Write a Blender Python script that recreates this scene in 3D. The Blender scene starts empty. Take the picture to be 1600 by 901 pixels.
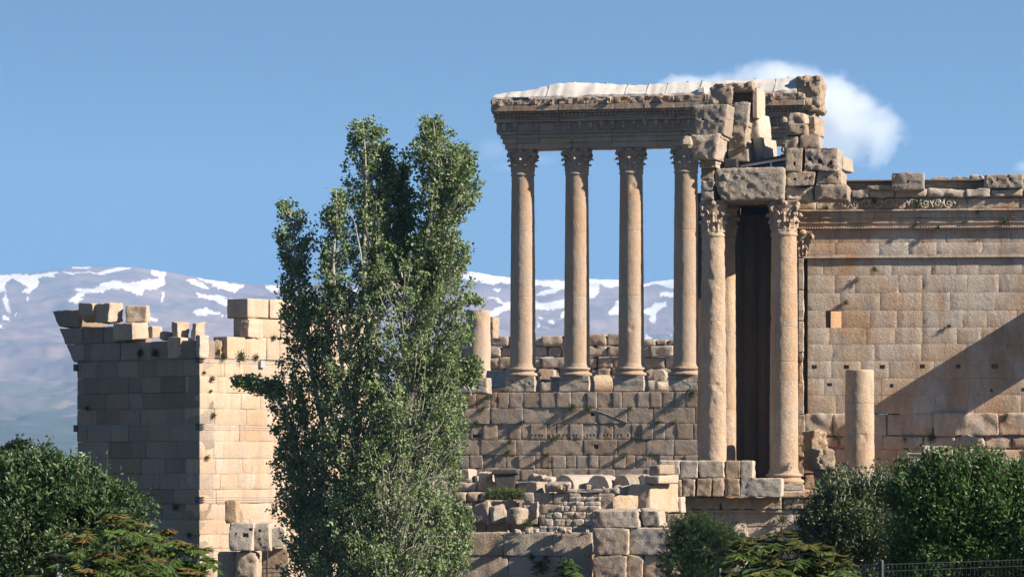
import bpy, math, random
import numpy as np
from mathutils import Vector

# ---------------------------------------------------------------- camera, light, exposure
scene = bpy.context.scene
COL = scene.collection
R = math.radians
F = 5220.0            # focal length in photograph pixels (1600 wide)
YH = 715.0            # photograph row of the horizon
ZC = 12.0             # camera height

cam_d = bpy.data.cameras.new("camera")
cam = bpy.data.objects.new("camera", cam_d)
COL.objects.link(cam)
cam.location = (0, 0, ZC)
cam.rotation_euler = (R(90), 0, 0)
cam_d.sensor_width = 36
cam_d.lens = 36 * F / 1600
cam_d.shift_y = (YH - 450.5) / 1600
cam_d.clip_start = 1
cam_d.clip_end = 90000
scene.camera = cam

SUN_AZ, SUN_EL = 70.0, 31.0      # azimuth: degrees to the right of the direction back to the camera
SUN_DIR = Vector((math.cos(R(SUN_EL)) * math.sin(R(SUN_AZ)), -math.cos(R(SUN_EL)) * math.cos(R(SUN_AZ)), math.sin(R(SUN_EL))))
sun_d = bpy.data.lights.new("sun", 'SUN')
sun_d.energy = 5.0
sun_d.angle = R(0.5)
sun_d.color = (1.0, 0.875, 0.735)
sun = bpy.data.objects.new("sun", sun_d)
COL.objects.link(sun)
sun.rotation_euler = SUN_DIR.to_track_quat('Z', 'Y').to_euler()
sun.location = (60, -20, 60)

world = bpy.data.worlds.new("World")
scene.world = world
world.use_nodes = True
nt = world.node_tree
nt.nodes.clear()
out = nt.nodes.new("ShaderNodeOutputWorld")
bg = nt.nodes.new("ShaderNodeBackground")
bg.inputs[1].default_value = 0.054
sky = nt.nodes.new("ShaderNodeTexSky")
sky.sky_type = 'NISHITA'
sky.sun_disc = False
sky.sun_elevation = R(SUN_EL)
sky.sun_rotation = R(180 - SUN_AZ)
sky.altitude = 1100
sky.air_density = 1.2
sky.dust_density = 0.3
sky.ozone_density = 2.2
tc = nt.nodes.new("ShaderNodeTexCoord")
ad = nt.nodes.new("ShaderNodeVectorMath"); ad.operation = 'ADD'
ad.inputs[1].default_value = (0, 0, 0.34)
nt.links.new(tc.outputs["Generated"], ad.inputs[0])
nt.links.new(ad.outputs[0], sky.inputs[0])
hs_ = nt.nodes.new("ShaderNodeHueSaturation")
hs_.inputs["Saturation"].default_value = 1.14
nt.links.new(sky.outputs[0], hs_.inputs["Color"])
nt.links.new(hs_.outputs[0], bg.inputs[0])
nt.links.new(bg.outputs[0], out.inputs[0])

scene.view_settings.view_transform = 'Standard'
scene.view_settings.look = 'None'
scene.view_settings.gamma = 1
scene.view_settings.use_curve_mapping = False
scene.view_settings.exposure = 1.38
scene.render.engine = 'CYCLES'
scene.cycles.use_denoising = True
scene.cycles.max_bounces = 8
scene.cycles.volume_bounces = 4
scene.cycles.transparent_max_bounces = 8

# ---------------------------------------------------------------- numeric helpers
rng = np.random.default_rng(7)

def _hash(ix, iy, iz, seed):
    h = (ix.astype(np.int64) * 374761393 + iy.astype(np.int64) * 668265263 + iz.astype(np.int64) * 2147483647 + seed * 974634533) & 0xFFFFFFFF
    h = ((h ^ (h >> 13)) * 1274126177) & 0xFFFFFFFF
    h = (h ^ (h >> 16)) & 0xFFFFFFFF
    return h.astype(np.float64) / 2147483648.0 - 1.0

def vnoise(p, seed=0):
    p = np.asarray(p, float)
    i = np.floor(p).astype(np.int64)
    f = p - i
    f = f * f * (3 - 2 * f)
    r = 0
    for dx in (0, 1):
        wx = f[:, 0] if dx else 1 - f[:, 0]
        for dy in (0, 1):
            wy = f[:, 1] if dy else 1 - f[:, 1]
            for dz in (0, 1):
                wz = f[:, 2] if dz else 1 - f[:, 2]
                r = r + wx * wy * wz * _hash(i[:, 0] + dx, i[:, 1] + dy, i[:, 2] + dz, seed)
    return r

def fbm(p, octv=3, seed=0):
    a, s, t = 1.0, 0, 0
    p = np.asarray(p, float)
    for k in range(octv):
        s = s + a * vnoise(p, seed + k * 17)
        t += a
        a *= 0.5
        p = p * 2.03 + 11.3
    return s / t * 1.6

def P(px, py, Y):
    return np.array(((px - 800) / F * Y, Y, ZC + (YH - py) / F * Y))

class Frame:
    """a vertical plane: u runs along it to the right, n points out of its front"""
    def __init__(self, px, Y, yaw, py=YH):
        self.O = P(px, py, Y); self.O[2] = 0
        a = R(yaw)
        self.u = np.array((math.cos(a), -math.sin(a), 0.0))
        self.n = np.array((-math.sin(a), -math.cos(a), 0.0))
    def s(self, px, d=0.0):
        k = (px - 800) / F
        o = self.O + self.n * d
        return (k * o[1] - o[0]) / (self.u[0] - k * self.u[1])
    def pt(self, s, d, z):
        v = self.O + self.u * s + self.n * d
        return np.array((v[0], v[1], z))
    def z(self, px, py, d=0.0):
        y = self.pt(self.s(px, d), d, 0)[1]
        return ZC + (YH - py) / F * y
    def world(self, L):
        L = np.asarray(L, float)
        W = self.O[None, :] + L[:, 0:1] * self.u + L[:, 1:2] * self.n
        W[:, 2] = L[:, 2]
        return W

_topo = {}
def topo(nx, ny, nz):
    key = (nx, ny, nz)
    if key in _topo: return _topo[key]
    I, J, K = np.meshgrid(np.arange(nx), np.arange(ny), np.arange(nz), indexing='ij')
    m = (I == 0) | (I == nx - 1) | (J == 0) | (J == ny - 1) | (K == 0) | (K == nz - 1)
    ids = -np.ones((nx, ny, nz), int)
    ids[m] = np.arange(m.sum())
    ijk = np.stack((I[m], J[m], K[m]), 1)
    q = []
    def side(A, flip):
        a, b, c, d = A[:-1, :-1].ravel(), A[1:, :-1].ravel(), A[1:, 1:].ravel(), A[:-1, 1:].ravel()
        f = np.stack((a, b, c, d), 1)
        q.append(f[:, ::-1] if flip else f)
    side(ids[:, :, 0], True); side(ids[:, :, -1], False)
    side(ids[:, 0, :], False); side(ids[:, -1, :], True)
    side(ids[0, :, :], True); side(ids[-1, :, :], False)
    _topo[key] = (ijk, np.concatenate(q))
    return _topo[key]

class MB:
    """collects geometry and links it as ONE mesh object"""
    def __init__(self, freq=2.2, seed=1):
        self.V = []; self.Q = []; self.T = []; self.N = []; self.A = []; self.X = []
        self.n = 0; self.freq = freq; self.seed = seed
    def add(self, V, Q=None, T=None, N=None, amp=0.0, attr=0.0):
        V = np.asarray(V, float).reshape(-1, 3)
        self.V.append(V)
        self.N.append(np.zeros_like(V) if N is None else np.asarray(N, float))
        self.A.append(np.full(len(V), amp) if np.isscalar(amp) else np.asarray(amp, float))
        self.X.append(np.full(len(V), attr) if np.isscalar(attr) else np.asarray(attr, float))
        if Q is not None and len(Q): self.Q.append(np.asarray(Q, int) + self.n)
        if T is not None and len(T): self.T.append(np.asarray(T, int) + self.n)
        self.n += len(V)
        return self
    def rbox(self, fr, a0, a1, b0, b1, z0, z1, r=0.04, seg=0.35, rough=0.02, holes=(), warp=0.0, deform=None, rnd=None, bseg=None, chips=0, chip=.9):
        """box with worn edges in a frame: a along, b out (b1 = front), z up"""
        hs = np.array((a1 - a0, b1 - b0, z1 - z0)) / 2
        if min(hs) <= 0.004: return self
        r = min(r, 0.45 * min(hs))
        def line(lo, hi, sg, extra=()):
            n = max(1, int(round((hi - lo - 2 * r) / sg)))
            c = [lo, lo + 0.3 * r] + list(np.linspace(lo + r, hi - r, n + 1)) + [hi - 0.3 * r, hi]
            for e in extra:
                c += [e - 0.006, e + 0.006]
            return np.array(sorted(c))
        ex, ez = [], []
        for h in holes:
            ex += [h[0], h[1]]; ez += [h[2], h[3]]
        ca = line(a0, a1, seg, ex); cz = line(z0, z1, seg, ez)
        cb = line(b0, b1, bseg or max(seg, (b1 - b0) / 3))
        ijk, quads = topo(len(ca), len(cb), len(cz))
        p = np.stack((ca[ijk[:, 0]], cb[ijk[:, 1]], cz[ijk[:, 2]]), 1)
        c = np.array(((a0 + a1) / 2, (b0 + b1) / 2, (z0 + z1) / 2))
        q = p - c
        front = np.abs(p[:, 1] - b1) < 1e-9
        core = np.clip(q, -(hs - r), hs - r)
        d = q - core
        ln = np.linalg.norm(d, axis=1, keepdims=True)
        nrm = d / np.maximum(ln, 1e-9)
        q2 = core + nrm * r
        flat = (np.abs(d) > 1e-9).sum(1) <= 1
        q2[flat] = q[flat]
        for h in holes:
            m = front & (p[:, 0] > h[0]) & (p[:, 0] < h[1]) & (p[:, 2] > h[2]) & (p[:, 2] < h[3])
            q2[m, 1] -= h[4]
        if warp:
            rr = rnd or rng
            cor = rr.uniform(-warp, warp, (2, 2, 2, 3))
            t = (q2 / hs + 1) / 2
            w = 0
            for i in (0, 1):
                for j in (0, 1):
                    for k in (0, 1):
                        ww = (t[:, 0] if i else 1 - t[:, 0]) * (t[:, 1] if j else 1 - t[:, 1]) * (t[:, 2] if k else 1 - t[:, 2])
                        w = w + ww[:, None] * cor[i, j, k]
            q2 = q2 + w
        if deform is not None:
            q2 = deform(q2 / hs) * hs
        if chips:       # broken corners and edges: flat fracture planes
            rr = rnd or rng
            for _ in range(chips):
                nv = rr.normal(size=3) * (1, .8, 1); nv[1] = abs(nv[1]) + .25
                if rr.random() < .5: nv[rr.integers(0, 3)] *= .12
                nv /= np.linalg.norm(nv)
                sup = np.abs(nv) @ hs
                cutd = min((1 - chip) * sup, .38) * rr.uniform(.3, 1.3)
                dd = np.maximum(q2 @ nv - (sup - cutd), 0)
                q2 = q2 - dd[:, None] * nv
        L = q2 + c
        W = fr.world(L)
        NW = nrm[:, 0:1] * fr.u + nrm[:, 1:2] * fr.n
        NW[:, 2] = nrm[:, 2]
        self.add(W, Q=quads[:, ::-1], N=NW, amp=rough)
        return self
    def lathe(self, c, prof, n=40, rough=0.0, caps=True, yaw=0.0):
        prof = np.asarray(prof, float)
        th = np.linspace(0, 2 * np.pi, n, endpoint=False) + yaw
        cs, sn = np.cos(th), np.sin(th)
        V = np.stack((prof[:, 0:1] * cs + c[0], prof[:, 0:1] * sn + c[1], np.repeat(prof[:, 1:2] + c[2], n, 1)), 2).reshape(-1, 3)
        N = np.stack((np.tile(cs, (len(prof), 1)), np.tile(sn, (len(prof), 1)), np.zeros((len(prof), n))), 2).reshape(-1, 3)
        i = np.arange(len(prof) - 1)[:, None] * n
        j = np.arange(n)[None, :]; j2 = (j + 1) % n
        Q = np.stack((i + j, i + j2, i + n + j2, i + n + j), 2).reshape(-1, 4)
        T = []
        if caps:
            b = len(V)
            V = np.concatenate((V, [[c[0], c[1], c[2] + prof[0, 1]], [c[0], c[1], c[2] + prof[-1, 1]]]))
            N = np.concatenate((N, [[0, 0, -1], [0, 0, 1]]))
            jj = np.arange(n); jj2 = (jj + 1) % n
            T = np.concatenate((np.stack((np.full(n, b), jj2, jj), 1), np.stack((np.full(n, b + 1), (len(prof) - 1) * n + jj, (len(prof) - 1) * n + jj2), 1)))
        self.add(V, Q=Q, T=T, N=N, amp=rough)
        return self
    def tube(self, pts, rad, n=5, attr=0.0, rough=0.0):
        pts = np.asarray(pts, float)
        rad = np.broadcast_to(np.asarray(rad, float), (len(pts),))
        t = np.gradient(pts, axis=0)
        t /= np.maximum(np.linalg.norm(t, axis=1, keepdims=True), 1e-9)
        ref = np.array((0.3, 1.0, 0.1)) if abs(t[0][1]) < 0.8 else np.array((1.0, 0.1, 0.2))
        a = np.cross(t, ref); a /= np.maximum(np.linalg.norm(a, axis=1, keepdims=True), 1e-9)
        b = np.cross(t, a)
        th = np.linspace(0, 2 * np.pi, n, endpoint=False)
        N = a[:, None, :] * np.cos(th)[None, :, None] + b[:, None, :] * np.sin(th)[None, :, None]
        V = (pts[:, None, :] + rad[:, None, None] * N).reshape(-1, 3)
        i = np.arange(len(pts) - 1)[:, None] * n
        j = np.arange(n)[None, :]; j2 = (j + 1) % n
        Q = np.stack((i + j, i + j2, i + n + j2, i + n + j), 2).reshape(-1, 4)
        Q = np.concatenate((Q, [])) if False else Q
        T = []
        k = len(V)
        V = np.concatenate((V, pts[:1], pts[-1:]))
        jj = np.arange(n); jj2 = (jj + 1) % n
        T = np.concatenate((np.stack((np.full(n, k), jj2, jj), 1), np.stack((np.full(n, k + 1), (len(pts) - 1) * n + jj, (len(pts) - 1) * n + jj2), 1)))
        self.add(V, Q=Q, T=T, N=np.concatenate((N.reshape(-1, 3), np.zeros((2, 3)))), amp=rough, attr=attr)
        return self
    def leaves(self, C, D, U, L, W, attr=0.0):
        """leaf blades: centre base C, direction D, side vector U (unit), length L, width W"""
        L = np.broadcast_to(np.asarray(L, float), (len(C),))[:, None]
        W = np.broadcast_to(np.asarray(W, float), (len(C),))[:, None]
        nn = np.cross(D, U)
        v0 = C
        v1 = C + D * L * 0.45 + U * W * 0.5 + nn * W * 0.12
        v2 = C + D * L - nn * L * 0.12
        v3 = C + D * L * 0.45 - U * W * 0.5 + nn * W * 0.12
        V = np.stack((v0, v1, v2, v3), 1).reshape(-1, 3)
        i = np.arange(len(C))[:, None] * 4
        T = np.concatenate((i + np.array([[0, 1, 2]]), i + np.array([[0, 2, 3]])))
        at = attr if np.isscalar(attr) else np.repeat(attr, 4)
        self.add(V, T=T, attr=at)
        return self
    def build(self, name, mat, parent=None, smooth=False, attr=None, octv=3):
        V = np.concatenate(self.V); N = np.concatenate(self.N); A = np.concatenate(self.A)
        if (A > 0).any():
            m = A > 0
            d = fbm(V[m] * self.freq, octv, self.seed)
            d = d - 1.6 * np.clip(vnoise(V[m] * self.freq * 1.3 + 40, self.seed + 7) - .42, 0, 1)
            V = V.copy(); V[m] += N[m] * (A[m] * d)[:, None]
        if parent is not None:
            loc = np.array(parent.location)
        else:
            lo, hi = V.min(0), V.max(0)
            loc = np.array(((lo[0] + hi[0]) / 2, (lo[1] + hi[1]) / 2, lo[2]))
        V = V - loc
        Q = np.concatenate(self.Q) if self.Q else np.zeros((0, 4), int)
        T = np.concatenate(self.T) if self.T else np.zeros((0, 3), int)
        me = bpy.data.meshes.new(name)
        me.vertices.add(len(V))
        me.vertices.foreach_set("co", V.astype(np.float32).ravel())
        nl = Q.size + T.size
        me.loops.add(nl)
        me.loops.foreach_set("vertex_index", np.concatenate((Q.ravel(), T.ravel())).astype(np.int32))
        me.polygons.add(len(Q) + len(T))
        st = np.concatenate((np.arange(len(Q)) * 4, Q.size + np.arange(len(T)) * 3)).astype(np.int32)
        me.polygons.foreach_set("loop_start", st)
        if smooth: me.polygons.foreach_set("use_smooth", np.ones(len(st), bool))
        else: me.polygons.foreach_set("use_smooth", np.zeros(len(st), bool))
        if attr:
            at = me.attributes.new(attr, 'FLOAT', 'POINT')
            at.data.foreach_set("value", np.concatenate(self.X).astype(np.float32))
        me.update(calc_edges=True)
        me.validate()
        if smooth: me.set_sharp_from_angle(angle=R(38))
        me.materials.append(mat)
        o = bpy.data.objects.new(name, me)
        COL.objects.link(o)
        o.location = (0, 0, 0) if parent is not None else loc
        if parent is not None: o.parent = parent
        return o

def thing(name, label, cat, loc, group=None):
    o = bpy.data.objects.new(name, None)
    COL.objects.link(o)
    o.location = loc
    o.empty_display_size = 0.5
    o['label'] = label; o['category'] = cat
    if group: o['group'] = group
    return o

def tag(o, label, cat, group=None):
    o['label'] = label; o['category'] = cat
    if group: o['group'] = group
    return o

def kind(o, k='structure'):
    o['kind'] = k
    return o

# ---------------------------------------------------------------- materials
def _n(t, typ, **kw):
    n = t.nodes.new(typ)
    for k, v in kw.items(): setattr(n, k, v)
    return n

def mixc(t, a, b, fac, mode='MIX'):
    n = _n(t, "ShaderNodeMix", data_type='RGBA', blend_type=mode)
    for sock, val in ((n.inputs[6], a), (n.inputs[7], b), (n.inputs[0], fac)):
        if isinstance(val, (tuple, list)): sock.default_value = (*val, 1) if len(val) == 3 else val
        elif isinstance(val, (int, float)): sock.default_value = val
        else: t.links.new(val, sock)
    return n.outputs[2]

def ramp(t, src, lo, hi, a=0.0, b=1.0):
    n = _n(t, "ShaderNodeMapRange", clamp=True)
    t.links.new(src, n.inputs[0])
    n.inputs[1].default_value = lo; n.inputs[2].default_value = hi
    n.inputs[3].default_value = a; n.inputs[4].default_value = b
    return n.outputs[0]

def noise(t, vec, scale, detail=4, rough=0.55, dist=0.0):
    n = _n(t, "ShaderNodeTexNoise")
    n.inputs["Scale"].default_value = scale
    n.inputs["Detail"].default_value = detail
    n.inputs["Roughness"].default_value = rough
    n.inputs["Distortion"].default_value = dist
    t.links.new(vec, n.inputs["Vector"])
    return n.outputs[0]

def base_mat(name, rough=0.9, spec=0.2):
    m = bpy.data.materials.new(name)
    m.use_nodes = True
    t = m.node_tree
    b = t.nodes["Principled BSDF"]
    b.inputs["Roughness"].default_value = rough
    b.inputs["Specular IOR Level"].default_value = spec
    return m, t, b

def stone(name, c1, c2, grey=(0.27, 0.25, 0.225), rust=0.35, greyamt=0.5, blockvar=0.35, bump=0.5, bscale=6.0, streak=0.4, pits=0.5, broad=0.0):
    """weathered limestone: two tones, a grey patina, rust and dark runs, pitted relief"""
    m, t, b = base_mat(name, 0.93, 0.12)
    g = _n(t, "ShaderNodeNewGeometry")
    pos = g.outputs["Position"]
    isl = g.outputs["Random Per Island"]
    big = noise(t, pos, 0.33, 5, 0.6, 0.4)
    col = mixc(t, c1, c2, ramp(t, big, 0.38, 0.64))
    med = noise(t, pos, 1.7, 5, 0.65, 0.3)
    col = mixc(t, col, grey, ramp(t, med, 0.46, 0.68, 0, greyamt))
    # per block tone
    hv = _n(t, "ShaderNodeHueSaturation")
    t.links.new(col, hv.inputs["Color"])
    t.links.new(ramp(t, isl, 0, 1, 1 - blockvar, 1 + blockvar * 0.55), hv.inputs["Value"])
    wn = _n(t, "ShaderNodeTexWhiteNoise", noise_dimensions='1D')
    t.links.new(isl, wn.inputs["W"])
    t.links.new(ramp(t, wn.outputs["Value"], 0, 1, 0.8, 1.12), hv.inputs["Saturation"])
    col = hv.outputs[0]
    # rust stains and dark vertical runs
    mp = _n(t, "ShaderNodeMapping")
    mp.inputs["Scale"].default_value = (1.6, 1.6, 0.22)
    t.links.new(pos, mp.inputs[0])
    runs = noise(t, mp.outputs[0], 1.0, 6, 0.65, 0.6)
    col = mixc(t, col, (0.33, 0.17, 0.075), ramp(t, runs, 0.50, 0.72, 0, rust))
    runs2 = noise(t, mp.outputs[0], 1.9, 5, 0.6, 0.3)
    col = mixc(t, col, (0.10, 0.09, 0.08), ramp(t, runs2, 0.53, 0.76, 0, streak))
    if broad:
        mp2 = _n(t, "ShaderNodeMapping")
        mp2.inputs["Scale"].default_value = (0.34, 0.34, 0.13)
        t.links.new(pos, mp2.inputs[0])
        bn = noise(t, mp2.outputs[0], 1.0, 7, 0.62, 0.8)
        col = mixc(t, col, (0.36, 0.205, 0.10), ramp(t, bn, 0.50, 0.66, 0, broad))
        bn2 = noise(t, mp2.outputs[0], 2.3, 7, 0.62, 0.5)
        col = mixc(t, col, (0.24, 0.225, 0.205), ramp(t, bn2, 0.54, 0.68, 0, broad * .8))
    fine = noise(t, pos, 14, 6, 0.75)
    col = mixc(t, col, (0.5, 0.5, 0.5), 1.0, 'MULTIPLY') if False else col
    fm = _n(t, "ShaderNodeHueSaturation")
    t.links.new(col, fm.inputs["Color"])
    t.links.new(ramp(t, fine, 0.3, 0.7, 0.60, 1.22), fm.inputs["Value"])
    fm.inputs["Saturation"].default_value = 0.93
    fm.inputs["Fac"].default_value = 1.0
    col = fm.outputs[0]
    vo = _n(t, "ShaderNodeTexVoronoi", feature='F1')
    vo.inputs["Scale"].default_value = 5.5
    t.links.new(pos, vo.inputs["Vector"])
    pit = ramp(t, vo.outputs["Distance"], 0.05, 0.16, 1, 0)
    gate = ramp(t, noise(t, pos, 2.3, 2), 0.52, 0.6, 0, 1)
    pm = _n(t, "ShaderNodeMath", operation='MULTIPLY')
    t.links.new(pit, pm.inputs[0]); t.links.new(gate, pm.inputs[1])
    pk = _n(t, "ShaderNodeMath", operation='MULTIPLY'); pk.inputs[1].default_value = pits
    t.links.new(pm.outputs[0], pk.inputs[0])
    col = mixc(t, col, (0.09, 0.075, 0.06), pk.outputs[0])
    t.links.new(col, b.inputs["Base Color"])
    h0 = noise(t, pos, bscale, 8, 0.72)
    vb = _n(t, "ShaderNodeTexVoronoi", feature='F1')
    vb.inputs["Scale"].default_value = bscale * 1.9
    t.links.new(pos, vb.inputs["Vector"])
    hv1 = ramp(t, vb.outputs["Distance"], 0.05, 0.35, -0.22, 0.0)
    hs = _n(t, "ShaderNodeMath", operation='ADD')
    t.links.new(h0, hs.inputs[0]); t.links.new(hv1, hs.inputs[1])
    h1 = hs.outputs[0]
    bu = _n(t, "ShaderNodeBump")
    bu.inputs["Strength"].default_value = bump
    bu.inputs["Distance"].default_value = 0.16
    sub = _n(t, "ShaderNodeMath", operation='SUBTRACT')
    t.links.new(h1, sub.inputs[0])
    pk2 = _n(t, "ShaderNodeMath", operation='MULTIPLY'); pk2.inputs[1].default_value = 0.5
    t.links.new(pk.outputs[0], pk2.inputs[0])
    t.links.new(pk2.outputs[0], sub.inputs[1])
    t.links.new(sub.outputs[0], bu.inputs["Height"])
    t.links.new(bu.outputs[0], b.inputs["Normal"])
    return m

def plain(name, c, rough=0.7, spec=0.3, var=0.25, scale=3.0, bump=0.0, metallic=0.0):
    m, t, b = base_mat(name, rough, spec)
    b.inputs["Metallic"].default_value = metallic
    g = _n(t, "ShaderNodeNewGeometry")
    nz = noise(t, g.outputs["Position"], scale, 6, 0.65)
    hv = _n(t, "ShaderNodeHueSaturation")
    hv.inputs["Color"].default_value = (*c, 1)
    t.links.new(ramp(t, nz, 0.3, 0.7, 1 - var, 1 + var), hv.inputs["Value"])
    t.links.new(hv.outputs[0], b.inputs["Base Color"])
    if bump:
        bu = _n(t, "ShaderNodeBump")
        bu.inputs["Strength"].default_value = bump; bu.inputs["Distance"].default_value = 0.05
        t.links.new(nz, bu.inputs["Height"]); t.links.new(bu.outputs[0], b.inputs["Normal"])
    return m

def leaf(name, c1, c2, under=None, trans=0.25, rough=0.45, spec=0.35, tint=None):
    """leaf blades: each blade its own tone, paler underside, some light through the blade"""
    m, t, b = base_mat(name, rough, spec)
    g = _n(t, "ShaderNodeNewGeometry")
    col = mixc(t, c1, c2, g.outputs["Random Per Island"])
    nz = noise(t, g.outputs["Position"], 0.9, 3)
    hv = _n(t, "ShaderNodeHueSaturation")
    t.links.new(col, hv.inputs["Color"])
    t.links.new(ramp(t, nz, 0.3, 0.7, 0.55, 1.4), hv.inputs["Value"])
    col = hv.outputs[0]
    if tint:
        at = _n(t, "ShaderNodeAttribute", attribute_name="tint")
        col = mixc(t, col, tint, at.outputs["Fac"])
    if under:
        col = mixc(t, col, under, g.outputs["Backfacing"])
    t.links.new(col, b.inputs["Base Color"])
    tr = _n(t, "ShaderNodeBsdfTranslucent")
    t.links.new(col, tr.inputs[0])
    mx = _n(t, "ShaderNodeMixShader")
    mx.inputs[0].default_value = trans
    t.links.new(b.outputs[0], mx.inputs[1]); t.links.new(tr.outputs[0], mx.inputs[2])
    t.links.new(mx.outputs[0], t.nodes["Material Output"].inputs[0])
    return m

M = {}
M['temple'] = stone("temple_limestone", (0.47, 0.40, 0.32), (0.44, 0.285, 0.165), grey=(0.44, 0.40, 0.355), rust=0.55, greyamt=0.6, blockvar=0.08, broad=0.9, bump=0.4, bscale=5.0, streak=0.35)
M['block'] = stone("weathered_block", (0.42, 0.365, 0.295), (0.43, 0.335, 0.245), grey=(0.29, 0.27, 0.24), greyamt=0.85, blockvar=0.25, broad=0.4, bump=0.9, bscale=7, streak=0.4)
M['podium'] = stone("podium_stone", (0.42, 0.325, 0.24), (0.39, 0.265, 0.17), grey=(0.31, 0.27, 0.23), greyamt=0.6, blockvar=0.2, bump=0.6, bscale=5, streak=0.3)
M['lowwall'] = stone("bleached_wall_stone", (0.45, 0.375, 0.29), (0.43, 0.32, 0.22), grey=(0.33, 0.30, 0.26), greyamt=0.65, blockvar=0.18, broad=0.35, bump=0.7, bscale=6, rust=0.3, streak=0.45)
M['column'] = stone("column_stone", (0.42, 0.32, 0.235), (0.41, 0.28, 0.18), grey=(0.35, 0.295, 0.24), greyamt=0.6, blockvar=0.06, broad=0.5, bump=0.45, bscale=7, rust=0.3, streak=0.3)
M['shaft'] = stone("temple_column_stone", (0.45, 0.345, 0.24), (0.43, 0.29, 0.18), grey=(0.30, 0.275, 0.245), greyamt=0.75, blockvar=0.06, broad=0.55, bump=0.6, bscale=6, rust=0.25, streak=0.4)
M['entab'] = stone("entablature_stone", (0.41, 0.305, 0.215), (0.38, 0.245, 0.15), grey=(0.32, 0.27, 0.225), greyamt=0.55, blockvar=0.22, bump=0.5, bscale=6, rust=0.4, streak=0.4)
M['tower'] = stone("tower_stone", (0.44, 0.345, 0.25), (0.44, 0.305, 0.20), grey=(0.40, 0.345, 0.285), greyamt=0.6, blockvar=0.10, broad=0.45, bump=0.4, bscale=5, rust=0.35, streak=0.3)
M['tower_shade_grey'] = stone("shade_grey_weathered_tower_stone", (0.26, 0.215, 0.17), (0.29, 0.215, 0.15), grey=(0.21, 0.19, 0.17), greyamt=0.7, blockvar=0.3, bump=0.35, bscale=4, rust=0.25, streak=0.35)  # tower stone darkened for the unlit face, with some real grey patina
M['pale'] = stone("pale_stone", (0.43, 0.375, 0.305), (0.42, 0.335, 0.25), grey=(0.30, 0.28, 0.25), greyamt=0.75, blockvar=0.12, bump=0.5, bscale=7, rust=0.15, streak=0.2)
M['black'] = stone("dark_stone", (0.07, 0.066, 0.06), (0.06, 0.055, 0.05), grey=(0.09, 0.085, 0.08), rust=0.05, blockvar=0.1, bump=0.5, streak=0.2)
M['rubble'] = stone("rubble_stone", (0.42, 0.33, 0.235), (0.38, 0.27, 0.17), grey=(0.30, 0.27, 0.235), greyamt=0.6, blockvar=0.3, bump=0.9, bscale=6, streak=0.35)
M['shade_dark'] = stone("shade_darkened_stone", (0.11, 0.078, 0.054), (0.095, 0.068, 0.048), grey=(0.08, 0.066, 0.054), rust=0.2, blockvar=0.1, bump=0.4)  # interior stone coloured near-black to stand in for deep shade
M['ochre'] = stone("ochre_stone", (0.44, 0.30, 0.19), (0.42, 0.26, 0.15), grey=(0.40, 0.31, 0.22), greyamt=0.3, blockvar=0.1, bump=0.3)
M['cover'] = plain("white_membrane", (0.47, 0.445, 0.41), 0.85, 0.15, 0.13, 1.6, 0.5)
M['metal'] = plain("dark_metal", (0.035, 0.035, 0.038), 0.5, 0.4, 0.2)
M['steel'] = plain("grey_steel", (0.30, 0.31, 0.32), 0.45, 0.5, 0.15)
M['wood'] = plain("board_wood", (0.24, 0.185, 0.12), 0.8, 0.2, 0.3, 5)
M['panel'] = plain("solar_glass", (0.02, 0.025, 0.035), 0.15, 0.6, 0.1)
M['fence'] = plain("green_paint", (0.003, 0.014, 0.012), 0.45, 0.4, 0.15)
M['white'] = plain("white_paint", (0.72, 0.68, 0.63), 0.6, 0.3, 0.08)
M['poplar'] = leaf("poplar_leaf", (0.085, 0.152, 0.036), (0.16, 0.235, 0.078), under=(0.22, 0.27, 0.14), trans=0.3, rough=0.5, spec=0.3)
M['bark_white'] = plain("pale_bark", (0.33, 0.31, 0.26), 0.85, 0.2, 0.35, 4)
M['bark'] = plain("brown_bark", (0.12, 0.095, 0.07), 0.9, 0.15, 0.35, 6)
M['walnut'] = leaf("broad_leaf", (0.032, 0.07, 0.018), (0.065, 0.12, 0.034), under=(0.075, 0.115, 0.05), trans=0.25)
M['dark_leaf'] = leaf("dark_leaf", (0.02, 0.04, 0.015), (0.035, 0.06, 0.02), trans=0.15)
M['olive_leaf'] = leaf("narrow_leaf", (0.04, 0.075, 0.022), (0.085, 0.12, 0.045), under=(0.12, 0.15, 0.08), trans=0.2)
M['bright_leaf'] = leaf("green_leaf", (0.035, 0.08, 0.017), (0.075, 0.14, 0.034), trans=0.25)
M['feather'] = leaf("feathery_leaf", (0.035, 0.075, 0.02), (0.06, 0.11, 0.03), trans=0.2, spec=0.15)
M['ailanthus'] = leaf("pinnate_leaf", (0.05, 0.095, 0.018), (0.09, 0.145, 0.03), trans=0.3, tint=(0.23, 0.075, 0.035))
M['tuft'] = leaf("wall_plant_leaf", (0.05, 0.075, 0.022), (0.11, 0.125, 0.05), trans=0.2, spec=0.15)
M['grass'] = leaf("dry_grass_blade", (0.07, 0.115, 0.03), (0.15, 0.17, 0.06), trans=0.25, spec=0.15)

# ---------------------------------------------------------------- terrain, mountains, haze, cloud
def smooth(x, a, b):
    t = np.clip((x - a) / (b - a), 0, 1)
    return t * t * (3 - 2 * t)

def ground_z(x, y):
    y = np.asarray(y, float)
    return 9.0 - 5.5 * smooth(y, 60, 150)

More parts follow.
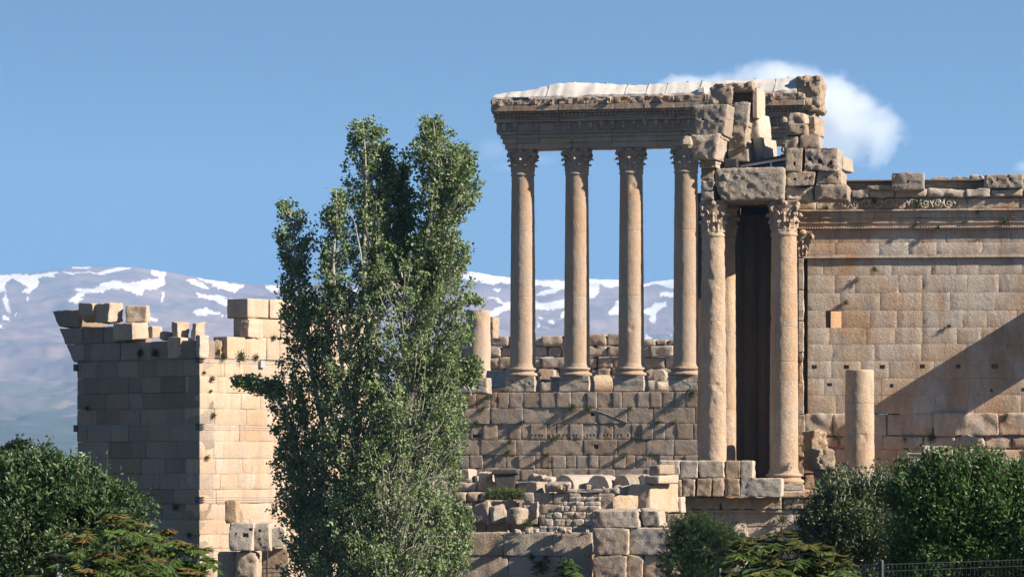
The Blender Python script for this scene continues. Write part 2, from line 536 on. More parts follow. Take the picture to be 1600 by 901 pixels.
def make_ground():
    xs = np.concatenate((np.linspace(-6900, -160, 14), np.linspace(-120, 120, 61), np.linspace(160, 8900, 14)))
    ys = np.concatenate((np.linspace(-3000, -40, 6), np.linspace(-20, 420, 111), np.array([600, 1000, 2000, 3500, 5200, 7000, 9000, 14300])))
    X, Y = np.meshgrid(xs, ys, indexing='ij')
    Z = ground_z(X, Y)
    near = (np.abs(X) < 130) & (Y < 430)
    Z = Z + np.where(near, 0.18 * fbm(np.stack((X.ravel() * .25, Y.ravel() * .25, X.ravel() * 0), 1), 3, 5).reshape(X.shape), 0)
    nx, ny = X.shape
    ids = np.arange(nx * ny).reshape(nx, ny)
    Q = np.stack((ids[:-1, :-1].ravel(), ids[1:, :-1].ravel(), ids[1:, 1:].ravel(), ids[:-1, 1:].ravel()), 1)
    m, t, b = base_mat("dry_earth", 0.95, 0.1)
    g = _n(t, "ShaderNodeNewGeometry")
    c = mixc(t, (0.10, 0.08, 0.055), (0.04, 0.05, 0.022), ramp(t, noise(t, g.outputs["Position"], 0.4, 6), 0.42, 0.6))
    t.links.new(c, b.inputs["Base Color"])
    mb = MB(); mb.add(np.stack((X, Y, Z), 2).reshape(-1, 3), Q=Q)
    kind(mb.build("ground", m, smooth=True))
make_ground()

SNOW = [
 [(0,165),(60,160),(180,165),(370,150),(500,150),(560,140),(600,125),(690,122),(640,140),(540,160),(420,155),(300,165),(200,185),(190,225),(150,265),(120,255),(150,225),(60,180),(30,210),(25,260),(-40,265),(-60,170)],
 [(20,262),(45,290),(55,365),(35,355),(20,300)], [(20,372),(55,385),(55,405),(20,395)], [(80,368),(98,370),(90,390)], [(130,305),(150,265),(145,300)], [(0,420),(25,430),(20,445),(-10,440)],
 [(365,120),(480,122),(480,130),(370,130)],
 [(780,130),(870,148),(850,195),(860,215),(830,235),(760,235),(735,270),(700,250),(640,235),(560,245),(510,260),(470,255),(430,280),(400,315),(360,312),(370,290),(420,255),(380,240),(480,235),(560,200),(620,195),(680,215),(740,190),(800,185),(835,190),(800,160)],
 [(840,252),(855,255),(852,290),(835,318)], [(770,380),(830,395),(825,405),(770,395)], [(965,188),(1000,185),(1100,225),(1080,235),(1000,215)],
 [(1010,175),(1100,190),(1200,210),(1280,210),(1255,240),(1220,258),(1150,235),(1080,205)],
 [(1025,255),(1100,275),(1150,275),(1180,290),(1250,290),(1285,320),(1270,335),(1180,320),(1100,300),(1030,275)],
 [(1000,360),(1020,345),(1080,332),(1110,350),(1150,365),(1280,395),(1260,405),(1180,380),(1080,370),(1030,378)],
 [(1380,225),(1500,215),(1600,222),(1620,250),(1505,250),(1440,255),(1390,240)], [(1560,290),(1680,300),(1740,330),(1620,325)], [(1750,240),(1950,230),(2100,250),(2250,240),(2100,270),(1900,262)],
 [(-300,200),(-120,190),(-60,230),(-180,250)],
]
SNOW = [np.array(p, float) / 3.3333 + (0, 380) for p in SNOW]
SNOW2 = [
 [(40,170),(90,150),(140,133),(200,133),(300,160),(380,170),(545,182),(715,195),(780,185),(860,176),(875,175),(880,240),(800,220),(715,235),(640,265),(540,278),(570,255),(650,235),(560,215),(480,212),(380,208),(290,205),(300,222),(200,190),(100,180)],
 [(275,240),(335,238),(342,262),(300,258)],
 [(250,290),(300,295),(330,320),(380,318),(540,315),(580,325),(650,315),(715,295),(790,285),(780,340),(715,350),(640,365),(540,368),(380,370),(330,380),(290,415),(240,398),(260,370),(330,340),(290,310)],
 [(545,400),(575,420),(560,430)], [(605,430),(640,428),(648,445),(620,452)], [(580,470),(630,488),(600,485)], [(540,440),(575,465),(550,480)], [(680,420),(690,385),(715,372),(712,400),(690,425)],
 [(860,175),(1050,180),(1130,185),(1130,235),(1050,230),(985,228),(920,210),(925,250),(890,295),(850,300)],
 [(955,382),(1000,375),(1030,320),(1050,312),(1120,300),(1110,390),(1050,405)],
 [(1120,235),(1210,205),(1380,175),(1500,165),(1520,225),(1380,235),(1290,215)], [(1305,265),(1380,260),(1450,262),(1440,290),(1310,290)],
 [(1215,370),(1270,325),(1340,317),(1335,345),(1270,385),(1275,460),(1240,440),(1232,405),(1180,395)],
 [(1330,490),(1380,520),(1380,535)], [(1210,515),(1250,550),(1215,550)], [(1318,535),(1338,530),(1335,545)], [(1015,478),(1045,480),(1045,490)], [(275,445),(320,455),(320,460)],
 [(1600,200),(1900,190),(2300,220),(2200,250),(1800,240)], [(1700,320),(1900,300),(2000,340),(1800,360)], [(2300,300),(2700,260),(2900,300),(2500,330)],
]
SNOW += [np.array(p, float) / 3.9175 + (700, 390) for p in SNOW2]

def inside(poly, x, y):
    r = np.zeros(len(x), bool)
    j = len(poly) - 1
    for i in range(len(poly)):
        xi, yi = poly[i]; xj, yj = poly[j]
        c = ((yi > y) != (yj > y)) & (x < (xj - xi) * (y - yi) / (yj - yi + 1e-12) + xi)
        r ^= c
        j = i
    return r

def make_mountains():
    # a range 6 to 13 km off: elevation rises with distance up to the ridge
    ridge = np.array([(-900, 470), (-500, 440), (-250, 432), (0, 428), (60, 425), (110, 417), (140, 416), (215, 418), (270, 426), (330, 437), (385, 443), (440, 445), (560, 440), (650, 428), (735, 424), (780, 431), (840, 436), (900, 435), (965, 437), (1010, 441), (1052, 436), (1120, 431), (1250, 440), (1500, 452), (1800, 445), (2200, 462), (2700, 480)], float)
    az = np.concatenate((np.arange(-900, -40, 12), np.arange(-40, 1130, 1.6), np.arange(1130, 2700, 12)))
    rr = np.linspace(0, 1, 210)
    A, RR = np.meshgrid(az, rr, indexing='ij')
    top = np.interp(A, ridge[:, 0], ridge[:, 1])
    Y = 6000 + 7000 * RR
    e = (YH + 12 - (YH + 12 - top) * (0.12 * RR + 0.88 * RR ** 1.25))
    X = (A - 800) / F * Y
    Z = ZC + (YH - e) / F * Y
    w = np.sin(np.pi * np.clip(RR, 0, 1)) ** 0.6
    p = np.stack((X.ravel() / 900, Y.ravel() / 1300, np.zeros(X.size)), 1)
    warp = np.stack((vnoise(p * 1.1, 3), vnoise(p * 1.1, 4), np.zeros(X.size)), 1)
    rid = 1 - np.abs(fbm(p + warp * .5, 4, 9))
    det = fbm(p * 5, 4, 21)
    Z = Z + (w.ravel() * ((30 + 65 * RR.ravel()) * (rid - 0.55) + (8 + 22 * RR.ravel()) * det)).reshape(X.shape)
    # back slope
    PX = (X / Y) * F + 800
    PY = YH - (Z - ZC) / Y * F
    qx, qy = PX.ravel(), PY.ravel()
    wob = np.stack((qx / 14, qy / 7, np.zeros(qx.size)), 1)
    qx = qx + 3.4 * vnoise(wob, 31) + 2.2 * vnoise(wob * 2.7, 32) + 1.4 * vnoise(wob * 6, 35)
    qy = qy + 1.8 * vnoise(wob, 33) + 1.3 * vnoise(wob * 2.7, 34) + .9 * vnoise(wob * 6, 36)
    S = np.zeros(qx.size)
    for pl in SNOW:
        lo, hi = pl.min(0) - 2, pl.max(0) + 2
        m = (qx > lo[0]) & (qx < hi[0]) & (qy > lo[1]) & (qy < hi[1])
        if m.any(): S[m] = np.maximum(S[m], np.mean([inside(pl, qx[m] + a, qy[m] + b) for a, b in ((0, 0), (.7, .4), (-.7, -.4), (.5, -.6), (-.5, .6))], 0))
    V = np.stack((X, Y, Z), 2)
    back = V[:, -1:, :].copy(); back[:, :, 1] += 900; back[:, :, 2] -= 260
    V = np.concatenate((V, back), 1)
    S = np.concatenate((S.reshape(X.shape), S.reshape(X.shape)[:, -1:] * 0), 1)
    nx, ny = S.shape
    ids = np.arange(nx * ny).reshape(nx, ny)
    Q = np.stack((ids[:-1, :-1].ravel(), ids[1:, :-1].ravel(), ids[1:, 1:].ravel(), ids[:-1, 1:].ravel()), 1)
    m, t, b = base_mat("mountain_slope", 0.95, 0.05)
    g = _n(t, "ShaderNodeNewGeometry")
    pos = g.outputs["Position"]
    c = mixc(t, (0.25, 0.175, 0.165), (0.125, 0.098, 0.105), ramp(t, noise(t, pos, 0.0022, 8, 0.62, 0.5), 0.38, 0.62))
    sep = _n(t, "ShaderNodeSeparateXYZ"); t.links.new(pos, sep.inputs[0])
    low = mixc(t, (0.06, 0.063, 0.052), (0.23, 0.17, 0.125), ramp(t, noise(t, pos, 0.011, 7, 0.65), 0.56, 0.68))
    wob2 = noise(t, pos, 0.003, 4)
    zz = _n(t, "ShaderNodeMath", operation='MULTIPLY_ADD'); zz.inputs[1].default_value = 260
    t.links.new(wob2, zz.inputs[0]); t.links.new(sep.outputs[2], zz.inputs[2])
    c = mixc(t, low, c, ramp(t, zz.outputs[0], 230, 420))
    at = _n(t, "ShaderNodeAttribute", attribute_name="snow")
    c = mixc(t, c, (0.66, 0.62, 0.60), ramp(t, at.outputs["Fac"], 0.15, 0.85))
    t.links.new(c, b.inputs["Base Color"])
    mb = MB(); mb.add(V.reshape(-1, 3), Q=Q, attr=S.ravel())
    kind(mb.build("mountains", m, smooth=True, attr="snow"))
make_mountains()

def make_haze():
    m = bpy.data.materials.new("thin_air")
    m.use_nodes = True
    t = m.node_tree
    t.nodes.remove(t.nodes["Principled BSDF"])
    v = _n(t, "ShaderNodeVolumePrincipled")
    v.inputs["Color"].default_value = (0.33, 0.62, 1.0, 1)
    v.inputs["Density"].default_value = 5.0e-5
    v.inputs["Anisotropy"].default_value = 0.0
    t.links.new(v.outputs[0], t.nodes["Material Output"].inputs["Volume"])
    x0, x1, y0, y1, z0, z1 = -7000, 9000, -3500, 14500, -40.0, 1250.0
    V = [(x, y, z) for z in (z0, z1) for x, y in ((x0, y0), (x1, y0), (x1, y1), (x0, y1))]
    mb = MB(); mb.add(V, Q=[(3, 2, 1, 0), (4, 5, 6, 7), (0, 1, 5, 4), (1, 2, 6, 5), (2, 3, 7, 6), (3, 0, 4, 7)])
    kind(mb.build("haze", m), 'stuff')
make_haze()

def make_cloud(name, puffs, label, dens, fine=1.0):
    """vapour whose density swells round a few puff centres and frays with noise"""
    Yc = 21000.0
    k = Yc / F
    cs = [(P(px, py, Yc), rx * k, ry * k) for px, py, rx, ry in puffs]
    lo = np.min([c - (rx * 1.5, (rx + ry) * .8, ry * 1.6) for c, rx, ry in cs], 0)
    hi = np.max([c + (rx * 1.5, (rx + ry) * .8, ry * 1.6) for c, rx, ry in cs], 0)
    mb = MB()
    V = [(x, y, z) for z in (lo[2], hi[2]) for x, y in ((lo[0], lo[1]), (hi[0], lo[1]), (hi[0], hi[1]), (lo[0], hi[1]))]
    mb.add(V, Q=[(3, 2, 1, 0), (4, 5, 6, 7), (0, 1, 5, 4), (1, 2, 6, 5), (2, 3, 7, 6), (3, 0, 4, 7)])
    m = bpy.data.materials.new("cloud_vapour")
    m.use_nodes = True
    t = m.node_tree
    t.nodes.remove(t.nodes["Principled BSDF"])
    v = _n(t, "ShaderNodeVolumePrincipled")
    v.inputs["Color"].default_value = (0.985, 0.985, 0.985, 1)
    v.inputs["Anisotropy"].default_value = 0.2
    g = _n(t, "ShaderNodeNewGeometry")
    pos = g.outputs["Position"]
    acc = None
    for c, rx, ry in cs:
        sb = _n(t, "ShaderNodeVectorMath", operation='SUBTRACT'); sb.inputs[1].default_value = c
        t.links.new(pos, sb.inputs[0])
        dv = _n(t, "ShaderNodeVectorMath", operation='DIVIDE'); dv.inputs[1].default_value = (rx, (rx + ry) / 2, ry)
        t.links.new(sb.outputs[0], dv.inputs[0])
        ln = _n(t, "ShaderNodeVectorMath", operation='LENGTH')
        t.links.new(dv.outputs[0], ln.inputs[0])
        inv = _n(t, "ShaderNodeMath", operation='SUBTRACT'); inv.inputs[0].default_value = 1.0
        t.links.new(ln.outputs["Value"], inv.inputs[1])
        if acc is None: acc = inv.outputs[0]
        else:
            mx = _n(t, "ShaderNodeMath", operation='SMOOTH_MAX'); mx.inputs[2].default_value = 0.25
            t.links.new(acc, mx.inputs[0]); t.links.new(inv.outputs[0], mx.inputs[1]); acc = mx.outputs[0]
    nz = noise(t, pos, fine / 420.0, 6, 0.62)
    ma = _n(t, "ShaderNodeMath", operation='MULTIPLY_ADD'); ma.inputs[1].default_value = 2.6; 
    t.links.new(nz, ma.inputs[0]); t.links.new(acc, ma.inputs[2])
    t.links.new(ramp(t, ma.outputs[0], 1.30, 2.05, 0, dens), v.inputs["Density"])
    t.links.new(v.outputs[0], t.nodes["Material Output"].inputs["Volume"])
    try: m.cycles.volume_step_rate = 0.35
    except Exception: pass
    o = mb.build(name, m)
    tag(o, label, "cloud")
    return o
make_cloud("cloud", [(1240, 170, 95, 62), (1205, 132, 60, 38), (1300, 178, 75, 60), (1330, 208, 78, 54), (1366, 216, 46, 42), (1112, 136, 70, 24), (1150, 132, 62, 26), (1180, 124, 48, 30), (1215, 118, 32, 26), (1345, 165, 30, 26), (1270, 215, 70, 50)],
           "big soft white cloud behind the end of the high entablature", 0.012)
make_cloud("cloud", [(768, 232, 26, 18), (850, 250, 30, 10), (800, 262, 30, 10)], "thin wisp of cloud beside the left end of the high entablature", 0.0012)
make_cloud("cloud", [(1602, 262, 24, 12), (1630, 258, 26, 16)], "small white cloud at the right edge above the temple wall", 0.006)

# ---------------------------------------------------------------- builders for the ruins
def masonry(mb, fr, s0, s1, zl, L, depth, d=0.0, gap=0.012, rough=0.02, r=0.03, prot=0.02, top=None, lo=None, hi=None,
            holes=(), through=(), seed=1, seg=0.4, warp=0.0, bseg=None, back=None):
    """courses of separate blocks between the lines zl; lo/hi(z) give ragged ends, top(s) a ragged top"""
    rd = np.random.default_rng(seed)
    for i in range(len(zl) - 1):
        za, zb = zl[i], zl[i + 1]
        if back:      # mortar and core behind the joints
            zm = (za + zb) / 2
            p = s0 if lo is None else max(s0, lo(zm)); q = s1 if hi is None else min(s1, hi(zm))
            zz = zb if top is None else min([zb] + [top(x) for x in np.linspace(p + .1, q - .1, 40)])
            if zz > za + .1: mb.rbox(fr, p + .12, q - .12, d - depth + .1, d - back, za, zz - .08 * (i == len(zl) - 2 or zz < zb), r=.02, seg=3, rough=0)
        zm = (za + zb) / 2
        a = s0 if lo is None else max(s0, lo(zm))
        b = s1 if hi is None else min(s1, hi(zm))
        l = L[i] if isinstance(L, (list, tuple)) else L
        cuts = [a]
        x = a + l * rd.uniform(0.35, 1.0)
        while x < b - 0.35 * l:
            cuts.append(x); x += l * rd.uniform(0.62, 1.45)
        cuts.append(b)
        for th in through:
            if th[2] < zm < th[3]:
                cuts = [c for c in cuts if not (th[0] - 0.25 < c < th[1] + 0.25)] + [th[0], th[1]]
                cuts = sorted(cuts)
        for p, q in zip(cuts[:-1], cuts[1:]):
            sm = (p + q) / 2
            if any(t0 - .01 < sm < t1 + .01 and z0 < zm < z1 for t0, t1, z0, z1 in through): continue
            zt = zb
            if top is not None:
                tz = top(sm)
                if tz < za + 0.25 * (zb - za): continue
                if tz < zb - 0.02: zt = tz if tz > za + 0.5 * (zb - za) else zb
            hs = [h for h in holes if h[0] > p + 0.06 and h[1] < q - 0.06 and h[2] > za + 0.05 and h[3] < zt - 0.05]
            pr = rd.normal(0, prot)
            mb.rbox(fr, p + gap / 2, q - gap / 2, d - depth, d + pr, za + gap / 2, zt - gap / 2, r=r * rd.uniform(0.6, 1.5), seg=seg, rough=rough, holes=hs, warp=warp, rnd=rd, bseg=bseg or depth, chips=0 if hs else 2, chip=.955 if rough >= .03 else .988)
    return mb

def chamfer(lower=0.0, side=0.0, top=0.0, left=0.0):
    """shrinks the bottom (lower), skews the right side in towards the bottom (side) ..."""
    def f(q):
        q = q.copy()
        t = (q[:, 2] + 1) / 2
        q[:, 0] = np.where(q[:, 0] > 0, q[:, 0] * (1 - side * (1 - t) - top * t), q[:, 0] * (1 - lower * (1 - t) - left * t))
        return q
    return f

def block(name, label, x0, y0, x1, y1, Y, depth=2.0, yaw=12, cat="stone block", group=None, mat='block', r=0.055, rough=0.05, seg=0.13, holes=(), warp=0.05, deform=None, seed=None, mb=None, freq=2.6, gapz=0.0):
    """one loose stone: x0..x1, y0..y1 bound its front face as the photograph shows it at distance Y"""
    fr = Frame(x0, Y, yaw)
    a1 = fr.s(x1)
    z0, z1 = fr.z(x0, y1), fr.z(x0, y0)
    k = Y / F
    hs = []
    for h in holes:
        hs.append((fr.s(h[0] - h[2]), fr.s(h[0] + h[2]), fr.z(h[0], h[1] + h[3]), fr.z(h[0], h[1] - h[3]), 0.35))
    b = mb or MB(freq=freq * 1.7, seed=seed or int(x0 + y0 * 3))
    rd = np.random.default_rng(seed or int(x0 * 7 + y0))
    b.rbox(fr, 0, a1, -depth, 0, z0 + gapz, z1, r=r, seg=seg, rough=rough * .62, holes=hs, warp=warp, deform=deform, rnd=rd, bseg=0.25, chips=0 if (mat in ('metal',) or rough < .035) else 4, chip=.92)
    if mb is not None: return b
    o = b.build(name, M[mat], smooth=True)
    return tag(o, label, cat, group)

# ---------------------------------------------------------------- columns
def shaft_prof(h, rb, rt, joints=(), n=26, neck=True):
    z = np.linspace(0, h, n)
    t = z / h
    r = rb + (rt - rb) * (0.35 * t + 0.65 * t ** 2)
    pr = list(zip(r, z))
    out_ = []
    for j in joints:
        rj = np.interp(j, z, r)
        out_ += [(rj, j - 0.03), (rj - 0.02, j - 0.01), (rj - 0.02, j + 0.01), (rj, j + 0.03)]
    # foot and neck mouldings
    pr = [(x, y) for x, y in pr if all(abs(y - j) > 0.09 for j in joints)]
    pr = sorted(pr + out_, key=lambda q: q[1])
    f = [(rb * 1.06, 0.0), (rb * 1.06, 0.10), (rb * 1.0, 0.22)]
    pr = f + [q for q in pr if 0.25 < q[1] < h - 0.30]
    if not neck: return pr + [(rt, h - .2), (rt * .985, h - .05), (rt * .93, h)]
    pr += [(rt, h - 0.28), (rt * 1.07, h - 0.24), (rt * 1.09, h - 0.13), (rt * 1.04, h - 0.05), (rt, h)]
    return pr

def base_prof(r, h):
    return [(r * 1.36, 0), (r * 1.42, h * .10), (r * 1.42, h * .22), (r * 1.35, h * .34), (r * 1.22, h * .38), (r * 1.15, h * .50), (r * 1.18, h * .60),
            (r * 1.27, h * .66), (r * 1.30, h * .76), (r * 1.26, h * .88), (r * 1.12, h * .92), (r * 1.08, h)]

def capital(mb, c, r, h, W, yaw, rough=0.04, broken=0.0, seed=3, right_only=False):
    """Corinthian capital: bell, two rows of curling acanthus leaves, corner volutes, hollow-sided abacus"""
    rd = np.random.default_rng(seed)
    c = np.asarray(c, float)
    bell = [(r, 0), (r * 1.0, h * .3), (r * 1.03, h * .55), (r * 1.12, h * .75), (r * 1.28, h * .86)]
    mb.lathe(c, bell, 32, rough=rough * .5)
    def strip(az, z0, zh, w, out, r0):
        n = 8; m = 5
        t = np.linspace(0, 1, n)
        # rises along the bell then rolls out and down
        rr = r0 + out * np.clip((t - .45) / .55, 0, 1) ** 1.6 + 0.05
        zz = z0 + zh * np.where(t < .8, t / .8, 1 - ((t - .8) / .2) ** 1.5 * 0.22)
        ww = w * (1.0 - 0.55 * t ** 2.2) * (1 + .18 * np.cos(t * 15))
        u = np.linspace(-1, 1, m)
        Va, Na = [], []
        for thick in (0.0, -0.09):
            ang = az + u[None, :] * (ww[:, None] / (rr[:, None])) * 0.5
            bul = 0.05 * np.cos(u * 3.1 * 1.5)[None, :] - 0.03 * np.abs(u)[None, :]
            rad = rr[:, None] + bul + thick
            Va.append(np.stack((c[0] + rad * np.cos(ang), c[1] + rad * np.sin(ang), c[2] + np.repeat(zz[:, None], m, 1) + (thick * .6 if thick else 0)), 2))
            Na.append(np.stack((np.cos(ang), np.sin(ang), ang * 0), 2))
        V = np.concatenate([v.reshape(-1, 3) for v in Va]); N = np.concatenate([v.reshape(-1, 3) for v in Na])
        ids = np.arange(n * m).reshape(n, m)
        Q = np.stack((ids[:-1, :-1].ravel(), ids[:-1, 1:].ravel(), ids[1:, 1:].ravel(), ids[1:, :-1].ravel()), 1)
        Q2 = Q[:, ::-1] + n * m
        def rim(a, b):
            return np.stack((a[:-1], a[1:], b[1:], b[:-1]), 1)
        o = n * m
        E = np.concatenate((rim(ids[:, 0], ids[:, 0] + o), rim(ids[::-1, -1], ids[::-1, -1] + o), rim(ids[-1, :], ids[-1, :] + o), rim(ids[0, ::-1], ids[0, ::-1] + o)))
        mb.add(V, Q=np.concatenate((Q, Q2, E)), N=N, amp=rough)
    for k in range(8):
        if rd.random() > broken * .6: strip(yaw + (k + .5) * math.pi / 4, h * .02, h * .36, r * .72, r * .27, r)
    for k in range(8):
        if rd.random() > broken * .6: strip(yaw + k * math.pi / 4, h * .12, h * .52, r * .70, r * .40, r * 1.0)
    for k in range(4):
        az = yaw + math.pi / 4 + k * math.pi / 2
        if rd.random() < broken: continue
        for sd in (-1, 1):
            pts, rads = [], []
            for t in np.linspace(0, 1, 9):
                a = az + sd * .42 * (1 - t)
                rad = r * 1.08 + (W * 1.22 - r * 1.08) * t ** 1.3
                pts.append((c[0] + rad * math.cos(a), c[1] + rad * math.sin(a), c[2] + h * (.52 + .32 * t ** .7)))
                rads.append(.085)
            a = az + sd * .05
            for q in np.linspace(0.3, 5.0, 11):
                rr = .20 * (1 - q / 7)
                rad = W * 1.22 - .06 + rr * math.sin(q)
                pts.append((c[0] + rad * math.cos(a), c[1] + rad * math.sin(a), c[2] + h * .84 - .20 + rr * math.cos(q)))
                rads.append(.075)
            mb.tube(pts, rads, 6, rough=rough * .5)
    fr = Frame(800, 10, 0); fr.O = np.array((c[0], c[1], 0.0))
    fr.u = np.array((math.cos(yaw), math.sin(yaw), 0)); fr.n = np.array((math.sin(yaw), -math.cos(yaw), 0))
    def hollow(q):
        q = q.copy()
        x, y = q[:, 0].copy(), q[:, 1].copy()
        q[:, 0] = x * (1 - .16 * (1 - y ** 2)); q[:, 1] = y * (1 - .16 * (1 - x ** 2))
        t = (q[:, 2] + 1) / 2
        q[:, :2] *= (0.93 + .07 * t)[:, None]
        return q
    mb.rbox(fr, -W, W, -W, W, c[2] + h * .86, c[2] + h, r=.06, seg=.22, rough=rough, deform=hollow, bseg=.3)
    for a in range(4):
        an = yaw + a * math.pi / 2
        p = (c[0] + W * .92 * math.cos(an), c[1] + W * .92 * math.sin(an), c[2] + h * .84)
        mb.lathe(p, [(.05, 0), (.2, .03), (.24, .14), (.18, .26), (.05, .3)], 10, rough=.05)

def column_thing(name, label, group, loc, rb, rt, hb, hs, hc, W, yaw, joints, mat, plinth=None, broken=0.0, seed=1, cap=True, chips=0.012, plinth_holes=(), dents=6):
    t = thing(name, label, "column", loc, group)
    c = np.array(loc, float)
    z = c[2]
    if plinth:
        ph, pw = plinth
        fr = Frame(800, 10, 0); fr.O = np.array((c[0], c[1], 0.0))
        fr.u = np.array((math.cos(yaw), math.sin(yaw), 0)); fr.n = np.array((math.sin(yaw), -math.cos(yaw), 0))
        b = MB(seed=seed)
        up = 0.24 * ph
        b.rbox(fr, -pw, pw, -pw, pw, z, z + ph - up, r=.06, seg=.14, rough=.045, holes=plinth_holes, bseg=.5)
        b.rbox(fr, -pw * .96, pw * .96, -pw * .96, pw * .96, z + ph - up + .004, z + ph, r=.04, seg=.25, rough=.03, bseg=.5)
        b.build("plinth", M['pale'], t)
        z += ph
    b = MB(seed=seed + 1, freq=1.6); b.lathe((c[0], c[1], z), base_prof(rb, hb), 48, rough=.03)
    b.build("base", M[mat], t, smooth=True)
    z += hb
    b = MB(seed=seed + 2, freq=2.6)
    pr = shaft_prof(hs, rb, rt, joints, neck=cap)
    # finer rings so that wear reads in the outline
    pp = []
    for (r0, z0), (r1, z1) in zip(pr[:-1], pr[1:]):
        n = max(1, int((z1 - z0) / .12))
        pp += [(r0 + (r1 - r0) * i / n, z0 + (z1 - z0) * i / n) for i in range(n)]
    pp.append(pr[-1])
    b.lathe((c[0], c[1], z), pp, 72, rough=chips)
    rd = np.random.default_rng(seed + 50)
    V = b.V[-1]
    for _ in range(dents):          # losses knocked out of the shaft
        an = rd.uniform(0, 2 * math.pi); zz = z + hs * (rd.random() ** 1.3 if rd.random() < .6 else rd.random())
        ce = np.array((c[0] + rb * math.cos(an), c[1] + rb * math.sin(an), zz))
        rad = rd.uniform(.12, .36); dp = rd.uniform(.04, .09) * rad / .3
        dd = (V - ce) * (1, 1, rd.uniform(.5, 1.1))
        q = np.clip(1 - np.linalg.norm(dd, axis=1) / rad + .3 * vnoise(V * 5, seed), 0, .55) / .55
        inw = np.stack((c[0] - V[:, 0], c[1] - V[:, 1], V[:, 2] * 0), 1)
        V += inw / np.maximum(np.linalg.norm(inw, axis=1, keepdims=True), .2) * (q * dp)[:, None]
    b.build("shaft", M[mat], t, smooth=True)
    z += hs
    if cap:
        b = MB(seed=seed + 3, freq=4.5)
        capital(b, (c[0], c[1], z), rt, hc, W, yaw, rough=.05, broken=broken, seed=seed)
        b.build("capital", M[mat], t)
    return t

def copy_thing(src, loc, label, turn=0):
    r = src.copy(); COL.objects.link(r); r.location = loc; r['label'] = label; r.rotation_euler = (0, 0, turn * math.pi / 2)
    for ch in src.children:
        c = ch.copy(); COL.objects.link(c); c.parent = r
    return r

# ---------------------------------------------------------------- the great colonnade on its podium
FJ = Frame(817, 295, 12)
def zj(py, d=0): return FJ.z(817, py, d)
sj0 = 0.0
SPJ = FJ.s(1072) / 3
yawJ = -R(12)
Z_POD = zj(612)
hp, hb, hcap = zj(588) - Z_POD, zj(573.5) - zj(588), zj(235) - zj(271)
hsft = zj(271) - zj(573.5)
jl = ["tall column at the left end of the high entablature",
      "tall column second from the left end of the high entablature, nicked at its foot",
      "tall column third from the left end of the high entablature, right of the rosette-free gap",
      "tall column half hidden beside the carved temple column, below the knobbed cornice stone",
      "tall column standing behind the front temple columns",
      "tall column behind the right-hand pile of holed blocks"]
jl[2] = "tall column with a fallen half drum lying at its left foot"
loc0 = FJ.pt(0, 0, Z_POD)
GJ = "tall columns carrying the high entablature"
cj = column_thing("colossal_column", jl[0], GJ, tuple(loc0), 1.13, 0.99, hb, hsft, hcap, 1.22, yawJ, (6.2, 11.9), 'column', plinth=(hp, 1.34), seed=11,
                  plinth_holes=((-.75, -.62, zj(598), zj(595.5), .2), (.45, .58, zj(598), zj(595.5), .2)))
for i in range(1, 6):
    copy_thing(cj, tuple(FJ.pt(SPJ * i, 0, Z_POD)), jl[i], (0, 1, 3, 2, 1, 3)[i])

